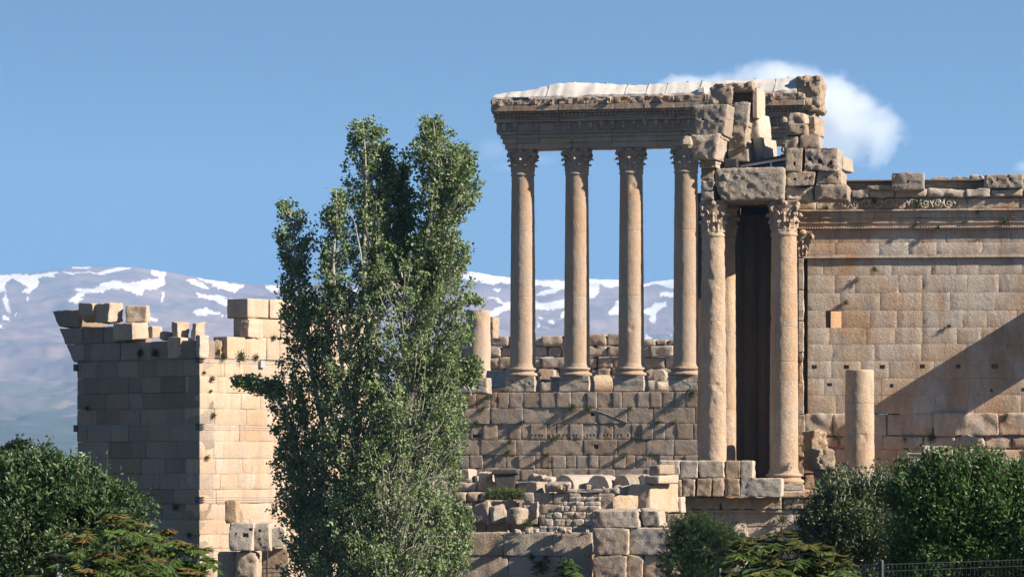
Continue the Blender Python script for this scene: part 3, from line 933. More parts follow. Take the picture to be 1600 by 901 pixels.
def make_entablature():
    t = thing("entablature", "long carved entablature spanning the tall columns, its left end overhanging", "entablature", tuple(FJ.pt(SPJ * 2.5, 0, zj(235))))
    sR = FJ.s(1262)
    def lev(mb, ya, yb, pxl, pf, joints=(), rough=.03, r=.03, right=None, seg=.3):
        s0 = FJ.s(pxl, pf); s1 = sR if right is None else right
        cuts = [s0] + [FJ.s(j) for j in joints if s0 + .4 < FJ.s(j) < s1 - .4] + [s1]
        for a, b in zip(cuts[:-1], cuts[1:]):
            mb.rbox(FJ, a + .008, b - .008, -1.25 - pf + rng.uniform(-.015, .015), 1.25 + pf - .02 + rng.uniform(-.015, .015), zj(ya), zj(yb), r=r, seg=seg, rough=rough, bseg=.8)
    a = MB(seed=40, freq=3)
    J1 = (812, 849, 898, 960, 1030, 1072, 1130, 1180)
    lev(a, 235, 226.6, 793.5, 0, J1, r=.025)
    lev(a, 226.4, 218.6, 789.5, .07, J1, r=.025)
    lev(a, 218.4, 212.6, 786, .14, J1, r=.025)
    lev(a, 212.4, 209, 781, .34, J1, rough=.03)
    a.build("architrave", M['entab'], t)
    f = MB(seed=41, freq=3)
    J2 = (812, 848, 895, 940, 985, 1040, 1072, 1120, 1170, 1210)
    lev(f, 208.8, 194.2, 780, .10, J2)
    s = FJ.s(793)
    while s < sR - .3:      # carved brackets of the frieze
        zb, zt = zj(206.5), zj(195)
        w = .17
        if rng.random() > .12:
            f.rbox(FJ, s - w, s + w, 1.2, 1.25 + .10 + .34, zb + (zt - zb) * .45, zt, r=.07, seg=.12, rough=.06, bseg=.2)
            f.rbox(FJ, s - w * .8, s + w * .8, 1.2, 1.25 + .10 + .2, zb, zb + (zt - zb) * .52, r=.07, seg=.12, rough=.06, bseg=.2)
        s += 17.1 * 295 / F
    f.build("frieze", M['entab'], t, smooth=True)
    c = MB(seed=42, freq=2.6)
    J3 = (811, 846, 880, 922, 966, 1014, 1060, 1110, 1160, 1205)
    lev(c, 194, 190.5, 776.5, .42, J3, rough=.03)
    lev(c, 190.3, 186.5, 777.5, .30, J3)
    lev(c, 186.3, 181.2, 775.5, .36, J3)
    lev(c, 181, 178.2, 773, .66, J3)
    lev(c, 178, 169.5, 771.5, 1.02, J3, rough=.03)
    lev(c, 169.3, 158.2, 772, .98, J3, rough=.10, r=.1, seg=.2)
    s = FJ.s(778)
    while s < sR - .2:      # dentils
        c.rbox(FJ, s, s + .20, 1.5, 1.25 + .36 + .15, zj(185.9), zj(181.6), r=.02, seg=.3, rough=.02, bseg=.3)
        s += .345
    s = FJ.s(783)
    while s < sR - .3:      # modillions under the corona
        c.rbox(FJ, s, s + .34, 1.6, 1.25 + .86, zj(181.2), zj(178.1), r=.05, seg=.3, rough=.04, bseg=.3)
        s += 1.05
    s = FJ.s(790)
    k = 0
    while s < sR - .5:      # worn spouts on the gutter
        c.rbox(FJ, s - .16, s + .16, 2.0, 2.42, zj(169.5), zj(160), r=.12, seg=.1, rough=.12, bseg=.15)
        s += 4.6 + (k % 2) * .5; k += 1
    c.build("cornice", M['entab'], t)
    e = MB(seed=43, freq=1.9)
    fr = FJ
    e.rbox(fr, FJ.s(1247), FJ.s(1287), -2.2, 1.9, zj(187), zj(133.5), r=.35, seg=.16, rough=.20, bseg=.3,
           deform=chamfer(side=.0, top=.05))
    e.rbox(fr, FJ.s(1256), FJ.s(1277), -1.2, 1.5, zj(212), zj(186), r=.2, seg=.16, rough=.14, bseg=.3, deform=chamfer(side=.25))
    e.build("broken_corner", M['rubble'], t)
make_entablature()

def make_cover():
    xs = [777, 790, 801, 815, 829, 845, 862, 872, 883, 900, 916, 930, 944, 965, 982, 984, 1005, 1015, 1040, 1080, 1110, 1150, 1200, 1249]
    ys = [146, 144.5, 144, 143, 141, 138, 133.5, 132, 131, 131, 132, 133.4, 134.5, 135.6, 136.5, 137.2, 137, 137, 136, 135, 134.6, 134, 133, 131.5]
    S = np.interp(np.linspace(777, 1249, 150), xs, xs)
    mb = MB(seed=50, freq=1.5)
    rows = []
    for x in S:
        s = FJ.s(x); zt = zj(np.interp(x, xs, ys)); zb = zj(157.2)
        sec = [(2.14, zb - .10), (2.1, zb + .12), (1.1, zb + (zt - zb) * .62), (.45, zt - .05), (0, zt), (-.45, zt - .05), (-1.1, zb + (zt - zb) * .6), (-2.1, zb), (-2.1, zb - .1)]
        rows.append([FJ.pt(s, d, z) for d, z in sec])
    V = np.array(rows); n, m = V.shape[:2]
    ids = np.arange(n * m).reshape(n, m)
    Q = np.stack((ids[:-1, :-1].ravel(), ids[1:, :-1].ravel(), ids[1:, 1:].ravel(), ids[:-1, 1:].ravel()), 1)
    N = np.zeros_like(V); N[:, :, 2] = 1; N[:, :, 1] = -.7
    T = [(ids[0, 0], ids[0, i], ids[0, i + 1]) for i in range(1, m - 1)] + [(ids[-1, 0], ids[-1, i + 1], ids[-1, i]) for i in range(1, m - 1)]
    mb.add(V.reshape(-1, 3), Q=Q, T=T, N=N.reshape(-1, 3), amp=.09)
    zb = zj(157.2)
    t = thing("protective_cover", "white sheet cover draped along the top of the high entablature", "cover", tuple(FJ.pt(SPJ * 2.5, 0, zb)))
    mb.build("sheet", M['cover'], t, smooth=True)
    for x in (897, 948, 983, 1015, 1075, 1098, 1180, 1232):   # seams and anchors on the ridge
        b = MB()
        s = FJ.s(x); zt = zj(np.interp(x, xs, ys))
        b.rbox(FJ, s - .1, s + .1, -.25, .25, zt - .02, zt + .10, r=.02, seg=.2, rough=0)
        b.build("ridge_anchor", M['steel'], t)
    for x in (801, 862, 983.5, 1016, 1046, 1099, 1215):
        b = MB()
        s = FJ.s(x); zt = zj(np.interp(x, xs, ys))
        b.tube([FJ.pt(s, 2.14, zb + .12), FJ.pt(s, 1.14, zb + (zt - zb) * .62 + .03), FJ.pt(s, .48, zt - .01), FJ.pt(s, 0, zt + .03)], .022, 4)
        b.build("seam", M['steel'], t)
    s = FJ.s(1102); zt = zj(np.interp(1102, xs, ys))
    lf = MB(); lf.rbox(FJ, s - .3, s + .3, 1.2, 2.2, zb + .1, zb + .55, r=.03, seg=.3, rough=0)
    tag(lf.build("floodlight", M['white']), "small white floodlight box at the foot of the white cover", "floodlight")
    for i, (xa, xb, ya, yb, nm, lb, mt) in enumerate(((802, 813.5, 152.7, 158, "solar_panel", "left one of two dark panels leaning on the white cover", 'panel'),
                                   (814.8, 826, 152.7, 158, "solar_panel", "right one of two dark panels leaning on the white cover", 'panel'),
                                   (804.5, 809.5, 148.6, 150.8, "vent_cap", "tiny dark cap on the white cover above the two panels", 'metal'))):
        q = MB()
        sa, sb = FJ.s(xa, 2.2), FJ.s(xb, 2.2)
        z0, z1 = zj(yb, 2.2), zj(ya, 2.2)
        dd = 2.2 if i < 2 else 1.6
        q.rbox(FJ, sa, sb, dd - .12, dd, z0, z1, r=.01, seg=1, rough=0)
        if i < 2:
            t2 = thing(nm, lb, "solar panel", tuple(FJ.pt((sa + sb) / 2, dd, z0)), "dark panels on the white cover")
            q.build("glass", M[mt], t2)
            fm = MB()
            for a_, b_, c_, d_ in ((sa - .03, sb + .03, z0 - .05, z0 - .004), (sa - .03, sb + .03, z1 + .004, z1 + .05)):
                fm.rbox(FJ, a_, b_, dd - .12, dd + .02, c_, d_, r=.005, seg=1, rough=0)
            fm.build("frame", M['steel'], t2)
        else:
            tag(q.build(nm, M[mt]), lb, "vent")
make_cover()

def make_podium():
    zl = [zj(y, 1.5) for y in (905, 860, 815, 790, 770, 750, 731, 711, 686.5, 662, 637, 612.5)]
    L = [2.2, 2.2, 2.0, 2.0, 2.6, 2.4, 1.0, 2.8, 1.15, 2.7, 1.05]
    hol = []
    s_ = lambda x: FJ.s(x, 1.5)
    z_ = lambda y: zj(y, 1.5)
    for k in range(32):   # a row of small sockets
        x = 830 + k * 5.35
        if k in (14, 20, 27): continue
        hol.append((s_(x), s_(x + 2.4), z_(681.3), z_(678.2), .25))
    for (x0, y0, x1, y1) in ((928, 694, 935, 700.5), (923, 645, 929, 650), (977, 652.5, 982, 658), (748, 711.8, 767, 729.5), (738, 678, 752, 684)):
        hol.append((s_(x0), s_(x1), z_(y1), z_(y0), .5))
    mb = MB(seed=60, freq=2.0)
    masonry(mb, FJ, s_(600), s_(1315), zl, L, 1.6, d=1.5, rough=.03, r=.03, prot=.03, holes=hol, seed=6, seg=.2, gap=.012, bseg=.8)
    # the filling behind the facing
    mb.rbox(FJ, s_(600), s_(1310), -26, -.15, zl[0], zl[-1] - .05, r=.05, seg=6, rough=0.02, bseg=6)
    # relief of a gable on the second course
    for (xa, ya, xb, yb) in ((868, 661, 925, 640), (929, 640, 983, 661)):
        a, b = FJ.pt(s_(xa), 1.55, z_(ya)), FJ.pt(s_(xb), 1.55, z_(yb))
        mb.tube([a, (a + b) / 2 + (0, 0, .02), b], .03, 5, rough=.01)
    o = mb.build("podium_wall", M['podium'], smooth=True)
    tag(o, "long podium wall of pitted courses under the tall columns, a row of small sockets across it", "podium wall")
make_podium()

def make_back_wall():
    fr = Frame(817, 322, 12)
    zz = lambda y: fr.z(817, y)
    tops = [(640, 560), (700, 540), (722, 520), (762, 520), (763, 525), (788, 525), (790, 533), (800, 533), (842, 524), (858, 524), (870, 524), (883, 523), (902, 523), (903, 523), (925, 523), (926, 536), (957, 536), (960, 533), (968, 533), (972, 536), (1005, 536), (1006, 531), (1055, 531), (1090, 531), (1200, 532)]
    tx = np.array(tops, float)
    def top(s):
        p = fr.pt(s, 0, 0); px = 800 + p[0] / p[1] * F
        return zz(np.interp(px, tx[:, 0], tx[:, 1]))
    mb = MB(seed=70, freq=1.6)
    masonry(mb, fr, fr.s(620), fr.s(1180), [zz(y) for y in (640, 612, 594, 576, 558, 541, 522)], [2.2, 1.9, 1.7, 2.2, 1.8, 1.6], 1.8, rough=.10, r=.16, prot=.22, top=top, seed=12, seg=.2, gap=.05, warp=.05, bseg=.9, back=.6)
    o = mb.build("back_wall", M['block'], smooth=True)
    tag(o, "rough wall of uneven blocks with a notched top behind the tall columns", "wall")
    block("wall_pier", "narrow lit stub of wall rising behind the broken column", 757, 495, 771, 528, 320, 1.6, 20, "wall stub", mat='rubble', rough=.1)
make_back_wall()

# stump and fallen pieces on the podium
def stump():
    Y = 304.5
    c = P(747, 590, Y); k = Y / F
    t = thing("broken_column", "short broken column stump left of the tall columns, partly behind poplar leaves", "column", tuple(c))
    b = MB(seed=81, freq=1.4)
    r0 = 19.6 * k
    z1 = (590 - 485) * k
    pr = [(r0 * 1.2, 0), (r0 * 1.2, .25), (r0 * 1.03, .5)] + [(r0 * (1 - .03 * t_), .5 + (z1 - .5) * t_) for t_ in np.linspace(.04, .97, 24)] + [(r0 * .93, z1)]
    b.lathe(c, pr, 48, rough=.05)
    b.build("shaft", M['column'], t, smooth=True)
stump()
block("stone_block", "broad block with two square sockets on the podium edge beside the poplar", 706, 590, 760, 615, 292, 2.2, 12, holes=((719, 604.5, 3, 2.2), (745.5, 605.5, 2, 2.4)), r=.08, rough=.05)
block("stone_block", "long pale fallen beam on the podium right of the broken column stump", 757, 580, 790, 606, 301, 1.6, 35, mat='pale', warp=.15)
block("stone_block", "pale broken lump on the podium between the first and second tall columns", 856, 589, 872, 611, 299, 1.2, 40, mat='pale', warp=.22, rough=.14)
block("stone_block", "squat grey block deep in the gap between the first and second tall columns", 840, 577, 866, 592, 306, 1.5, 8, mat='rubble', warp=.06)

def drum(name, label, px, py, r_px, L, Y, az, mat='pale', tilt=0, seed=5, half=False, cat="column drum"):
    """a fallen drum: lies on its side, axis along azimuth az (degrees from +x), its nearer end at px, py"""
    k = Y / F
    r = r_px * k
    a = R(az)
    ax = np.array((math.cos(a), math.sin(a), math.sin(R(tilt))))
    side = np.array((-math.sin(a), math.cos(a), 0)); up = np.array((0, 0, 1.0))
    n = 40
    th = np.linspace(0, math.pi, n // 2 + 1) if half else np.linspace(0, 2 * np.pi, n, endpoint=False)
    if half: th = np.concatenate((th, [math.pi * 1.02 + .0]))
    st = [0, .06, .3, L * .25, L * .5, L * .75, L - .06, L]
    sc = [.88, .98, 1, 1, 1, 1, .98, .88]
    c = P(px, py, Y)
    V, N = [], []
    for s, q in zip(st, sc):
        for t in th:
            d = side * math.cos(t) + up * math.sin(t)
            V.append(c + ax * s + d * r * q); N.append(d)
    n = len(th)
    Q = [(i * n + j, i * n + (j + 1) % n, (i + 1) * n + (j + 1) % n, (i + 1) * n + j) for i in range(len(st) - 1) for j in range(n)]
    b = len(V)
    V += [c + up * (r * .35 if half else 0), c + ax * L + up * (r * .35 if half else 0)]; N += [-ax, ax]
    T = [(b, (j + 1) % n, j) for j in range(n)] + [(b + 1, (len(st) - 1) * n + j, (len(st) - 1) * n + (j + 1) % n) for j in range(n)]
    mb = MB(seed=seed, freq=2.4)
    mb.add(V, Q=Q, T=T, N=N, amp=.07)
    o = mb.build(name, M[mat], smooth=True)
    return tag(o, label, cat)
drum("fallen_drum", "big pale half drum lying left of the third tall column on the podium", 914, 600, 15, 2.4, 303, 14, mat='rubble', seed=91)
drum("fallen_drum", "small round carved disc stone standing left of the fourth tall column", 1031, 587, 10.5, 1.2, 302, 80, mat='pale', seed=92)
drum("fallen_drum", "pale rounded lump right under the carved disc stone by the fourth tall column", 1025, 604, 8, 1.2, 300, 20, mat='pale', seed=93)

# ---------------------------------------------------------------- the right-hand temple
FB = Frame(1225, 210, 5)
def zb_(py, d=0): return FB.z(1225, py, d)
WD = -4.2                      # face of the cella wall
def sw(px, d=WD): return FB.s(px, d)
def zw(py, d=WD): return FB.z(1300, py, d)

def temple_column(name, label, px, d, y_base, y_foot, y_neck, y_cap, rb_px, rt_px, joints_y, W_px, plinth, broken, seed, chips, cap=True, mat='shaft'):
    p = FB.pt(FB.s(px, d), d, 0)
    k = p[1] / F
    z = lambda y: ZC + (YH - y) * k
    pz = z(y_base)
    ph = (plinth, rb_px * k * 1.38) if plinth else None
    hb = (z(y_foot) - pz) - (plinth or 0)
    hs = z(y_neck) - z(y_foot)
    hc = z(y_cap) - z(y_neck)
    js = [z(j) - z(y_foot) for j in joints_y]
    return column_thing(name, label, None, (p[0], p[1], pz), rb_px * k, rt_px * k, hb, hs, hc, W_px * k, -R(5), js, mat, plinth=ph, broken=broken, seed=seed, cap=cap, chips=chips, dents=22 if seed == 111 else 9)
temple_column("temple_column", "front temple column with complete moulded base and leafy capital, cracked half way up", 1225, 0, 765.5, 738, 362.5, 315, 22.6, 19.6, (460, 511, 565, 594), 22, .46, .1, 101, .014)
temple_column("temple_column", "weathered pocked temple column with a ledge-like broken capital, its foot behind low blocks", 1114.5, 0, 765.5, 738, 364, 314, 20.6, 17.6, (502, 600), 19, .46, .15, 111, .028)
temple_column("temple_column", "slim lit sliver of a column behind the pocked temple column", 1133, -3.0, 762, 736, 370, 321, 17.2, 15.6, (520, 640), 17, .4, .2, 121, .015)
temple_column("broken_column", "broken column stump without capital in front of the temple wall", 1343, 0.2, 765, 741, 577.5, 560, 23, 22.3, (630, 679), 20, None, .3, 131, .016, cap=False)

def make_temple():
    t = thing("temple_wall", "huge golden temple wall with carved scroll course, fascias and a small square window, a diagonal shadow across it", "temple wall", tuple(FB.pt(sw(1430), WD, zw(760))))
    sl, sr = sw(1262), sw(1790)
    ys = [646, 617, 591, 564, 537.5, 512, 485, 457.5, 430, 404]
    zl = [zw(y) for y in ys]
    hol = []
    for (x, y, w, h) in ((1272, 573, 4, 3), (1322.5, 573, 4, 3), (1378.5, 573, 4, 3), (1441, 572.5, 4, 3), (1497, 572.5, 3.5, 3), (1554, 572.5, 5, 3.4), (1296, 600.5, 3.8, 2.4), (1393, 602.5, 2.8, 2.6), (1440, 606, 3, 3), (1497, 609, 2.8, 2.4), (1549, 610, 2, 2), (1505, 619.5, 2, 1.8), (1598, 609, 2, 2.6), (1625, 573, 4, 3), (1680, 573, 4, 3)):
        hol.append((sw(x - w), sw(x + w), zw(y + h), zw(y - h), .32))
    win = (sw(1290.5), sw(1315), zw(512) - .02, zw(485) + .02)
    b = MB(seed=140, freq=1.3)
    masonry(b, FB, sl, sr, zl, 2.1, 1.15, d=WD, gap=.004, rough=.010, r=.005, prot=.004, holes=hol, through=[win], seed=21, seg=.4)
    b.build("wall", M['temple'], t, smooth=True)
    b = MB(seed=141, freq=1.1)      # broken plinth courses below
    masonry(b, FB, sw(1256), sr, [zw(y) for y in (790, 765, 740, 700, 681, 645.6)], [3.0, 2.6, 3.0, 2.4, 3.2], 1.7, d=WD + .10, gap=.03, rough=.11, r=.08, prot=.06, seed=22, seg=.16, warp=.05, back=.3)
    b.build("socle", M['temple'], t, smooth=True)
    b = MB(seed=142, freq=2)        # string course above the upper wall
    b.rbox(FB, sl - .3, sr, WD - .9, WD + .22, zw(403.6), zw(401.2), r=.03, seg=.5, rough=.02)
    b.rbox(FB, sl - .3, sr, WD - .9, WD + .10, zw(401), zw(398.8), r=.02, seg=.5, rough=.02)
    b.build("string_course", M['temple'], t)
    b = MB(seed=143, freq=1.3)
    masonry(b, FB, sw(1255), sr, [zw(398.6), zw(379.5), zw(359.5)], 2.5, 1.15, d=WD + .02, gap=.004, rough=.010, r=.005, prot=.004, seed=23, seg=.4, back=.4)
    b.build("upper_wall", M['temple'], t, smooth=True)
    a = MB(seed=144, freq=1.6)
    J = [sw(1242), sw(1281), sw(1366), sw(1431), sw(1528), sw(1575), sr]
    for p, q in zip(J[:-1], J[1:]):
        pr = rng.uniform(-.02, .02)
        for (ya, yb, d) in ((359.2, 355.6, .24), (355.4, 349.8, .12), (349.6, 341.6, .22), (341.4, 331.5, .32), (331.2, 328.3, .52)):
            a.rbox(FB, p + .01, q - .01, WD - .9, WD + d + pr, zw(ya), zw(yb), r=.022, seg=.3, rough=.03)
    a.rbox(FB, sw(1243), sr, WD - .95, WD - .05, zw(360), zw(298), r=.02, seg=3, rough=0)
    s = sw(1244)
    while s < sr - .2:              # bead row
        a.rbox(FB, s, s + .10, WD, WD + .33, zw(357.6), zw(355.4), r=.03, seg=.2, rough=.0, bseg=.4)
        s += .165
    a.build("architrave", M['temple'], t)
    f = MB(seed=145, freq=3.2)
    masonry(f, FB, sw(1232), sr, [zw(328), zw(311)], 3.1, 1.0, d=WD + .28, gap=.02, rough=.05, r=.06, prot=.03, seed=24, seg=.2, back=.25)
    f.build("frieze", M['temple'], t, smooth=True)
    s = sw(1318); k = 0
    sc = MB(seed=146, freq=5)
    while s < sw(1500):             # scrolls with rosettes
        zc = zw(319.5); r = .31
        pts = []
        for q in np.linspace(0, 7.6, 24):
            rr = r * (1 - q / 9.5)
            an = q if k % 2 else -q
            pts.append(FB.pt(s + rr * math.cos(an + 3.1), WD + .37, zc + rr * math.sin(an + 3.1)))
        sc.tube(pts, np.linspace(.085, .05, 24), 6, rough=.03)
        for q in range(6):
            an = q * 1.05
            c = FB.pt(s + .12 * math.cos(an), WD + .38, zc + .12 * math.sin(an))
            sc.tube([c, c + (FB.n * .08)], [.07, .03], 6)
        lnk = [FB.pt(s + r * .7, WD + .37, zc + (r * .8 if k % 2 else -r * .8)), FB.pt(s + r * 1.2, WD + .40, zc), FB.pt(s + r * 1.55, WD + .37, zc + (-r * .8 if k % 2 else r * .8))]
        sc.tube(lnk, [.05, .08, .05], 6, rough=.03)
        s += .74; k += 1
    sc.build("scroll_carving", M['temple'], t)
    c = MB(seed=147, freq=1.8)
    masonry(c, FB, sw(1329), sr, [zw(310.6), zw(297)], 2.6, 1.6, d=WD + .52, gap=.04, rough=.12, r=.12, prot=.05, seed=25, seg=.14, warp=.05, back=.3)
    c.build("coping", M['pale'], t, smooth=True)
    p = MB(seed=148, freq=2)        # corner pilaster seen beside the front column
    za = zw(745)
    for i in range(7):
        z0 = za + (zw(404) - za) * i / 7; z1 = za + (zw(404) - za) * (i + 1) / 7
        if i == 3: continue
        p.rbox(FB, sw(1247), sw(1257) + rng.uniform(-.06, .06), WD - .6, WD + .30, z0 + .01, z1 - .01, r=.06, seg=.2, rough=.05)
    z0 = za + (zw(404) - za) * 3 / 7
    p.rbox(FB, sw(1248), sw(1255), WD - .6, WD + .2, z0, z0 + (zw(404) - za) / 7 - .01, r=.08, seg=.2, rough=.1)
    p.build("pilaster", M['shaft'], t)
    q = MB(seed=149, freq=5)
    cz = zw(402)
    cp = FB.pt(sw(1254), WD - .3, cz)
    capital(q, cp, .48, zw(359.5) - cz, .66, -R(5), rough=.07, broken=.3, seed=9)
    q.build("pilaster_capital", M['shaft'], t)
    # the chamber behind the portico, its deep shade put into the stone colour
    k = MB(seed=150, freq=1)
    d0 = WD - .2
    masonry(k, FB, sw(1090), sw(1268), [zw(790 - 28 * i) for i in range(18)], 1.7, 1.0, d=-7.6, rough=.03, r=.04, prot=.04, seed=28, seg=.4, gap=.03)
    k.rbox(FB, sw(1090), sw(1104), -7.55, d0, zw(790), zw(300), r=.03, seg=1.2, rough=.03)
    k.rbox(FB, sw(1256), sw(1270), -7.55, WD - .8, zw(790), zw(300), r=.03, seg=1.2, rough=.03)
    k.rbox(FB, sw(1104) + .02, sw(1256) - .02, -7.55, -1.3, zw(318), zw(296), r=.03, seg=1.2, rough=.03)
    k.build("chamber", M['shade_dark'], t)
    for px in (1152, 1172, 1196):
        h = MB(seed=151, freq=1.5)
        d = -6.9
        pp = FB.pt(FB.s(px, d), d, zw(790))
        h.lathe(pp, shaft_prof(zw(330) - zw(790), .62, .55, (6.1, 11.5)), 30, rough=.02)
        h.build("inner_column", M['shade_dark'], t, smooth=True)
make_temple()

# inner side of the far cella wall, seen in the sun through the window
def cella_back():
    fr = Frame(1297.5, 222, -35)
    t = thing("inner_wall", "sunlit orange inner wall glimpsed through the small window", "wall", tuple(fr.pt(0, 0, fr.z(1300, 720))))
    b = MB(seed=155, freq=1.2)
    masonry(b, fr, 0, fr.s(1350), [fr.z(1300, y) for y in (720, 660, 620, 580, 530, 470, 420)], 4.5, 1.0, rough=.02, prot=.01, seed=26, seg=.5)
    b.build("lit_face", M['ochre'], t, smooth=True)
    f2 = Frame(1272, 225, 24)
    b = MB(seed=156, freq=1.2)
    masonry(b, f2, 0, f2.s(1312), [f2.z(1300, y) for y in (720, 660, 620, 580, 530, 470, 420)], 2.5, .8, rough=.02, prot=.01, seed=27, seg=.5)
    b.build("shaded_return", M['shade_dark'], t, smooth=True)  # unlit strip behind the window, its shade painted into the dark stone
cella_back()

# unseen bay, added past the right edge to throw the wall's diagonal shadow
def make_shadow_bay():
    px = 1706
    s0 = sw(px, -.6)
    t = thing("shadow_bay", "added unseen pier and lintel beyond the right edge, casting the diagonal wall shadow", "ruin", tuple(FB.pt(s0, -.6, zw(765))))
    b = MB(seed=157, freq=1.4)
    b.lathe(FB.pt(s0, -.9, zw(765)), shaft_prof(zw(522) - zw(765), .95, .85, (3.1, 6.5)), 40, rough=.05)
    b.build("pier", M['shaft'], t, smooth=True)
    b = MB(seed=158, freq=1.4)
    b.rbox(FB, s0 - .8, s0 + .8, WD - .3, .1, zw(521), zw(438), r=.15, seg=.3, rough=.08, deform=None)
    b.build("lintel", M['temple'], t)
make_shadow_bay()

def make_roof_edge():
    t = thing("roof_edge", "low modern roof of weathered boards with a dark metal rim behind the wall coping", "roof", tuple(FB.pt(sw(1430, WD - 1.5), WD - 1.5, zw(298))))
    b = MB(seed=160)
    for i in range(4):
        b.rbox(FB, sw(1318), sw(1545), WD - 1.7, WD - 1.45 + i * .01, zw(298 - i * 5), zw(293.4 - i * 5), r=.01, seg=.8, rough=.01)
    b.build("boards", M['wood'], t)
    b = MB()
    b.rbox(FB, sw(1316), sw(1600), WD - 2.2, WD - 1.2, zw(281.9), zw(280.4), r=.01, seg=1, rough=0)
    b.build("rim", M['metal'], t)
make_roof_edge()
for i, (x0, x1, y0) in enumerate(((1455, 1484, 275.5), (1487, 1515, 275), (1513, 1537, 273))):
    fr = Frame(x0, 217.5, 5)
    b = MB(seed=165 + i, freq=2)
    b.rbox(fr, 0, fr.s(x1), -.8, 0, fr.z(x0, 281), fr.z(x0, y0), r=.2, seg=.12, rough=.08, deform=lambda q: np.stack((q[:, 0] * (1 - .25 * (q[:, 2] + 1) / 2), q[:, 1], q[:, 2] * (1 - .5 * q[:, 0] ** 2)), 1))
    tag(b.build("sand_bag", M['pale']), ["leftmost of three pale humped sacks on the roof rim", "middle one of three pale humped sacks on the roof rim", "rightmost of three pale humped sacks, touching the end block"][i], "sack", "pale sacks on the roof rim")

BY = 212.5
block("stone_block", "big squared block with one hole standing alone on the wall coping", 1393, 271, 1443, 297, BY, 2.2, 9, holes=((1418, 284, 1.6, 1.6),), rough=.06, warp=.04)
block("stone_block", "long block with holes on the coping at the right edge", 1537, 273, 1598, 295, BY, 2.0, 9, holes=((1550, 284.5, 1.6, 1.6), (1558, 281.5, 1.4, 1.4), (1578, 281, 1.8, 2)), rough=.06, warp=.04)
block("stone_block", "low thin slab on the coping left of the lone squared block", 1354, 289.5, 1394, 297, 213, 1.4, 8, rough=.06)
block("stone_block", "block on the coping just past the right-hand block", 1602, 276, 1660, 295, BY, 2.0, 7, rough=.06)

# right-hand pile on the entablature
Q_ = 209.5
G2 = "holed blocks piled above the right capital"
block("stone_block", "long worn bottom block jutting right out of the right pile over the scroll course", 1272.5, 288.5, 1325, 313, Q_, 2.6, 9, group=G2, rough=.10, r=.14, warp=.06)
block("stone_block", "rough broken bottom block of the right pile, above the complete capital", 1226, 290.5, 1272, 314, Q_ + .5, 2.6, 8, group=G2, rough=.22, r=.16, warp=.08, mat='rubble')
block("stone_block", "second layer block of the right pile with a lit broken lower corner", 1229, 268, 1274, 290, Q_ + .2, 2.2, 9, group=G2, holes=((1241.5, 279.5, 2, 1.8), (1266, 278, 1.5, 1.5)), rough=.06, deform=chamfer(side=.12))
block("stone_block", "second layer block of the right pile with two small holes and a lit end", 1275.5, 267, 1314.5, 288, Q_ + .2, 3.2, 11, group=G2, holes=((1290.5, 277, 1.3, 1.3), (1308, 276.5, 1.3, 1.3)), rough=.05)
block("stone_block", "upright block with a single hole on the left of the right pile", 1227, 232, 1253.5, 267.6, Q_ + .2, 2.2, 9, group=G2, holes=((1241.5, 255.5, 1.8, 2.8),), rough=.06)
block("stone_block", "largest block of the right pile, with three round holes", 1257, 231, 1308, 266.6, Q_ + .1, 3.4, 12, group=G2, holes=((1264.5, 249, 2.8, 2.8), (1280, 252.5, 3, 3.4), (1297.5, 253.5, 2.4, 2.6)), rough=.10, warp=.07)
block("stone_block", "lit block end showing behind the three-holed block", 1306, 244.5, 1317, 266.6, Q_ + 2.6, 2.4, 22, group=G2, rough=.05)
block("stone_block", "small dark block of the right pile under the crowning carved stone", 1226, 212.5, 1247.6, 231.5, Q_ + .4, 2.2, 8, group=G2, rough=.10)
block("stone_block", "longish dark block right below the crowning carved stone", 1248.6, 211, 1281, 230.6, Q_ + .3, 2.0, 10, group=G2, rough=.07)

def carved_top():
    t = thing("carved_stone", "battered carved stone with a knob crowning the right pile", "carved stone", tuple(P(1245, 212, Q_)), G2)
    b = MB(seed=171, freq=2.8)
    block("", "", 1228, 192, 1259, 211.8, Q_ + .3, 2.0, 12, mb=b, rough=.16, r=.15, warp=.08)
    block("", "", 1231, 178.5, 1257, 193, Q_ + .5, 1.8, 14, mb=b, rough=.16, r=.2, warp=.1, seg=.12)
    b.build("body", M['block'], t, smooth=True)
    b = MB(seed=172, freq=4)
    c = P(1225, 187.5, Q_ - .1)
    b.lathe(c - (0, 0, .2), [(.03, 0), (.17, .06), (.2, .2), (.16, .34), (.03, .4)], 14, rough=.07)
    b.build("knob", M['block'], t)
carved_top()
block("carved_stone", "lit carved block behind the crowning knobbed stone", 1262, 183, 1273, 211, Q_ + 1.8, 1.8, 24, "carved stone", G2, mat='rubble', rough=.12)

# left-hand pile
G3 = "great broken stones piled above the pocked column"
def L_(label, x0, y0, x1, y1, Y, depth, yaw, **kw):
    kw.setdefault('group', G3); kw.setdefault('mat', 'pale' if kw.pop('pale', False) else 'block')
    return block("stone_block", label, x0, y0, x1, y1, Y, depth, yaw, **kw)
L_("squared stone with two holes and a slanted lit side in the left pile", 1084.5, 164, 1138, 212, 208.6, 2.4, 15, holes=((1098, 186.5, 1.8, 1.8), (1122.8, 186.3, 1.8, 1.8)), rough=.08, deform=chamfer(lower=.12, side=.22), seg=.13)
L_("leaning wedge-shaped stone right behind the squared two-holed stone", 1147, 161, 1170, 198, 211.2, 1.8, 14, rough=.08, deform=chamfer(side=.2), warp=.1)
L_("grey rough stone with a broken lit side under the wedge-shaped stone", 1135, 197, 1165, 234, 210.9, 2.6, 16, rough=.16, warp=.12, r=.15)
L_("small squared block at the foot of the left pile beside the dark metal roof", 1137.5, 233, 1168, 252, 210.6, 2.4, 15, rough=.05)
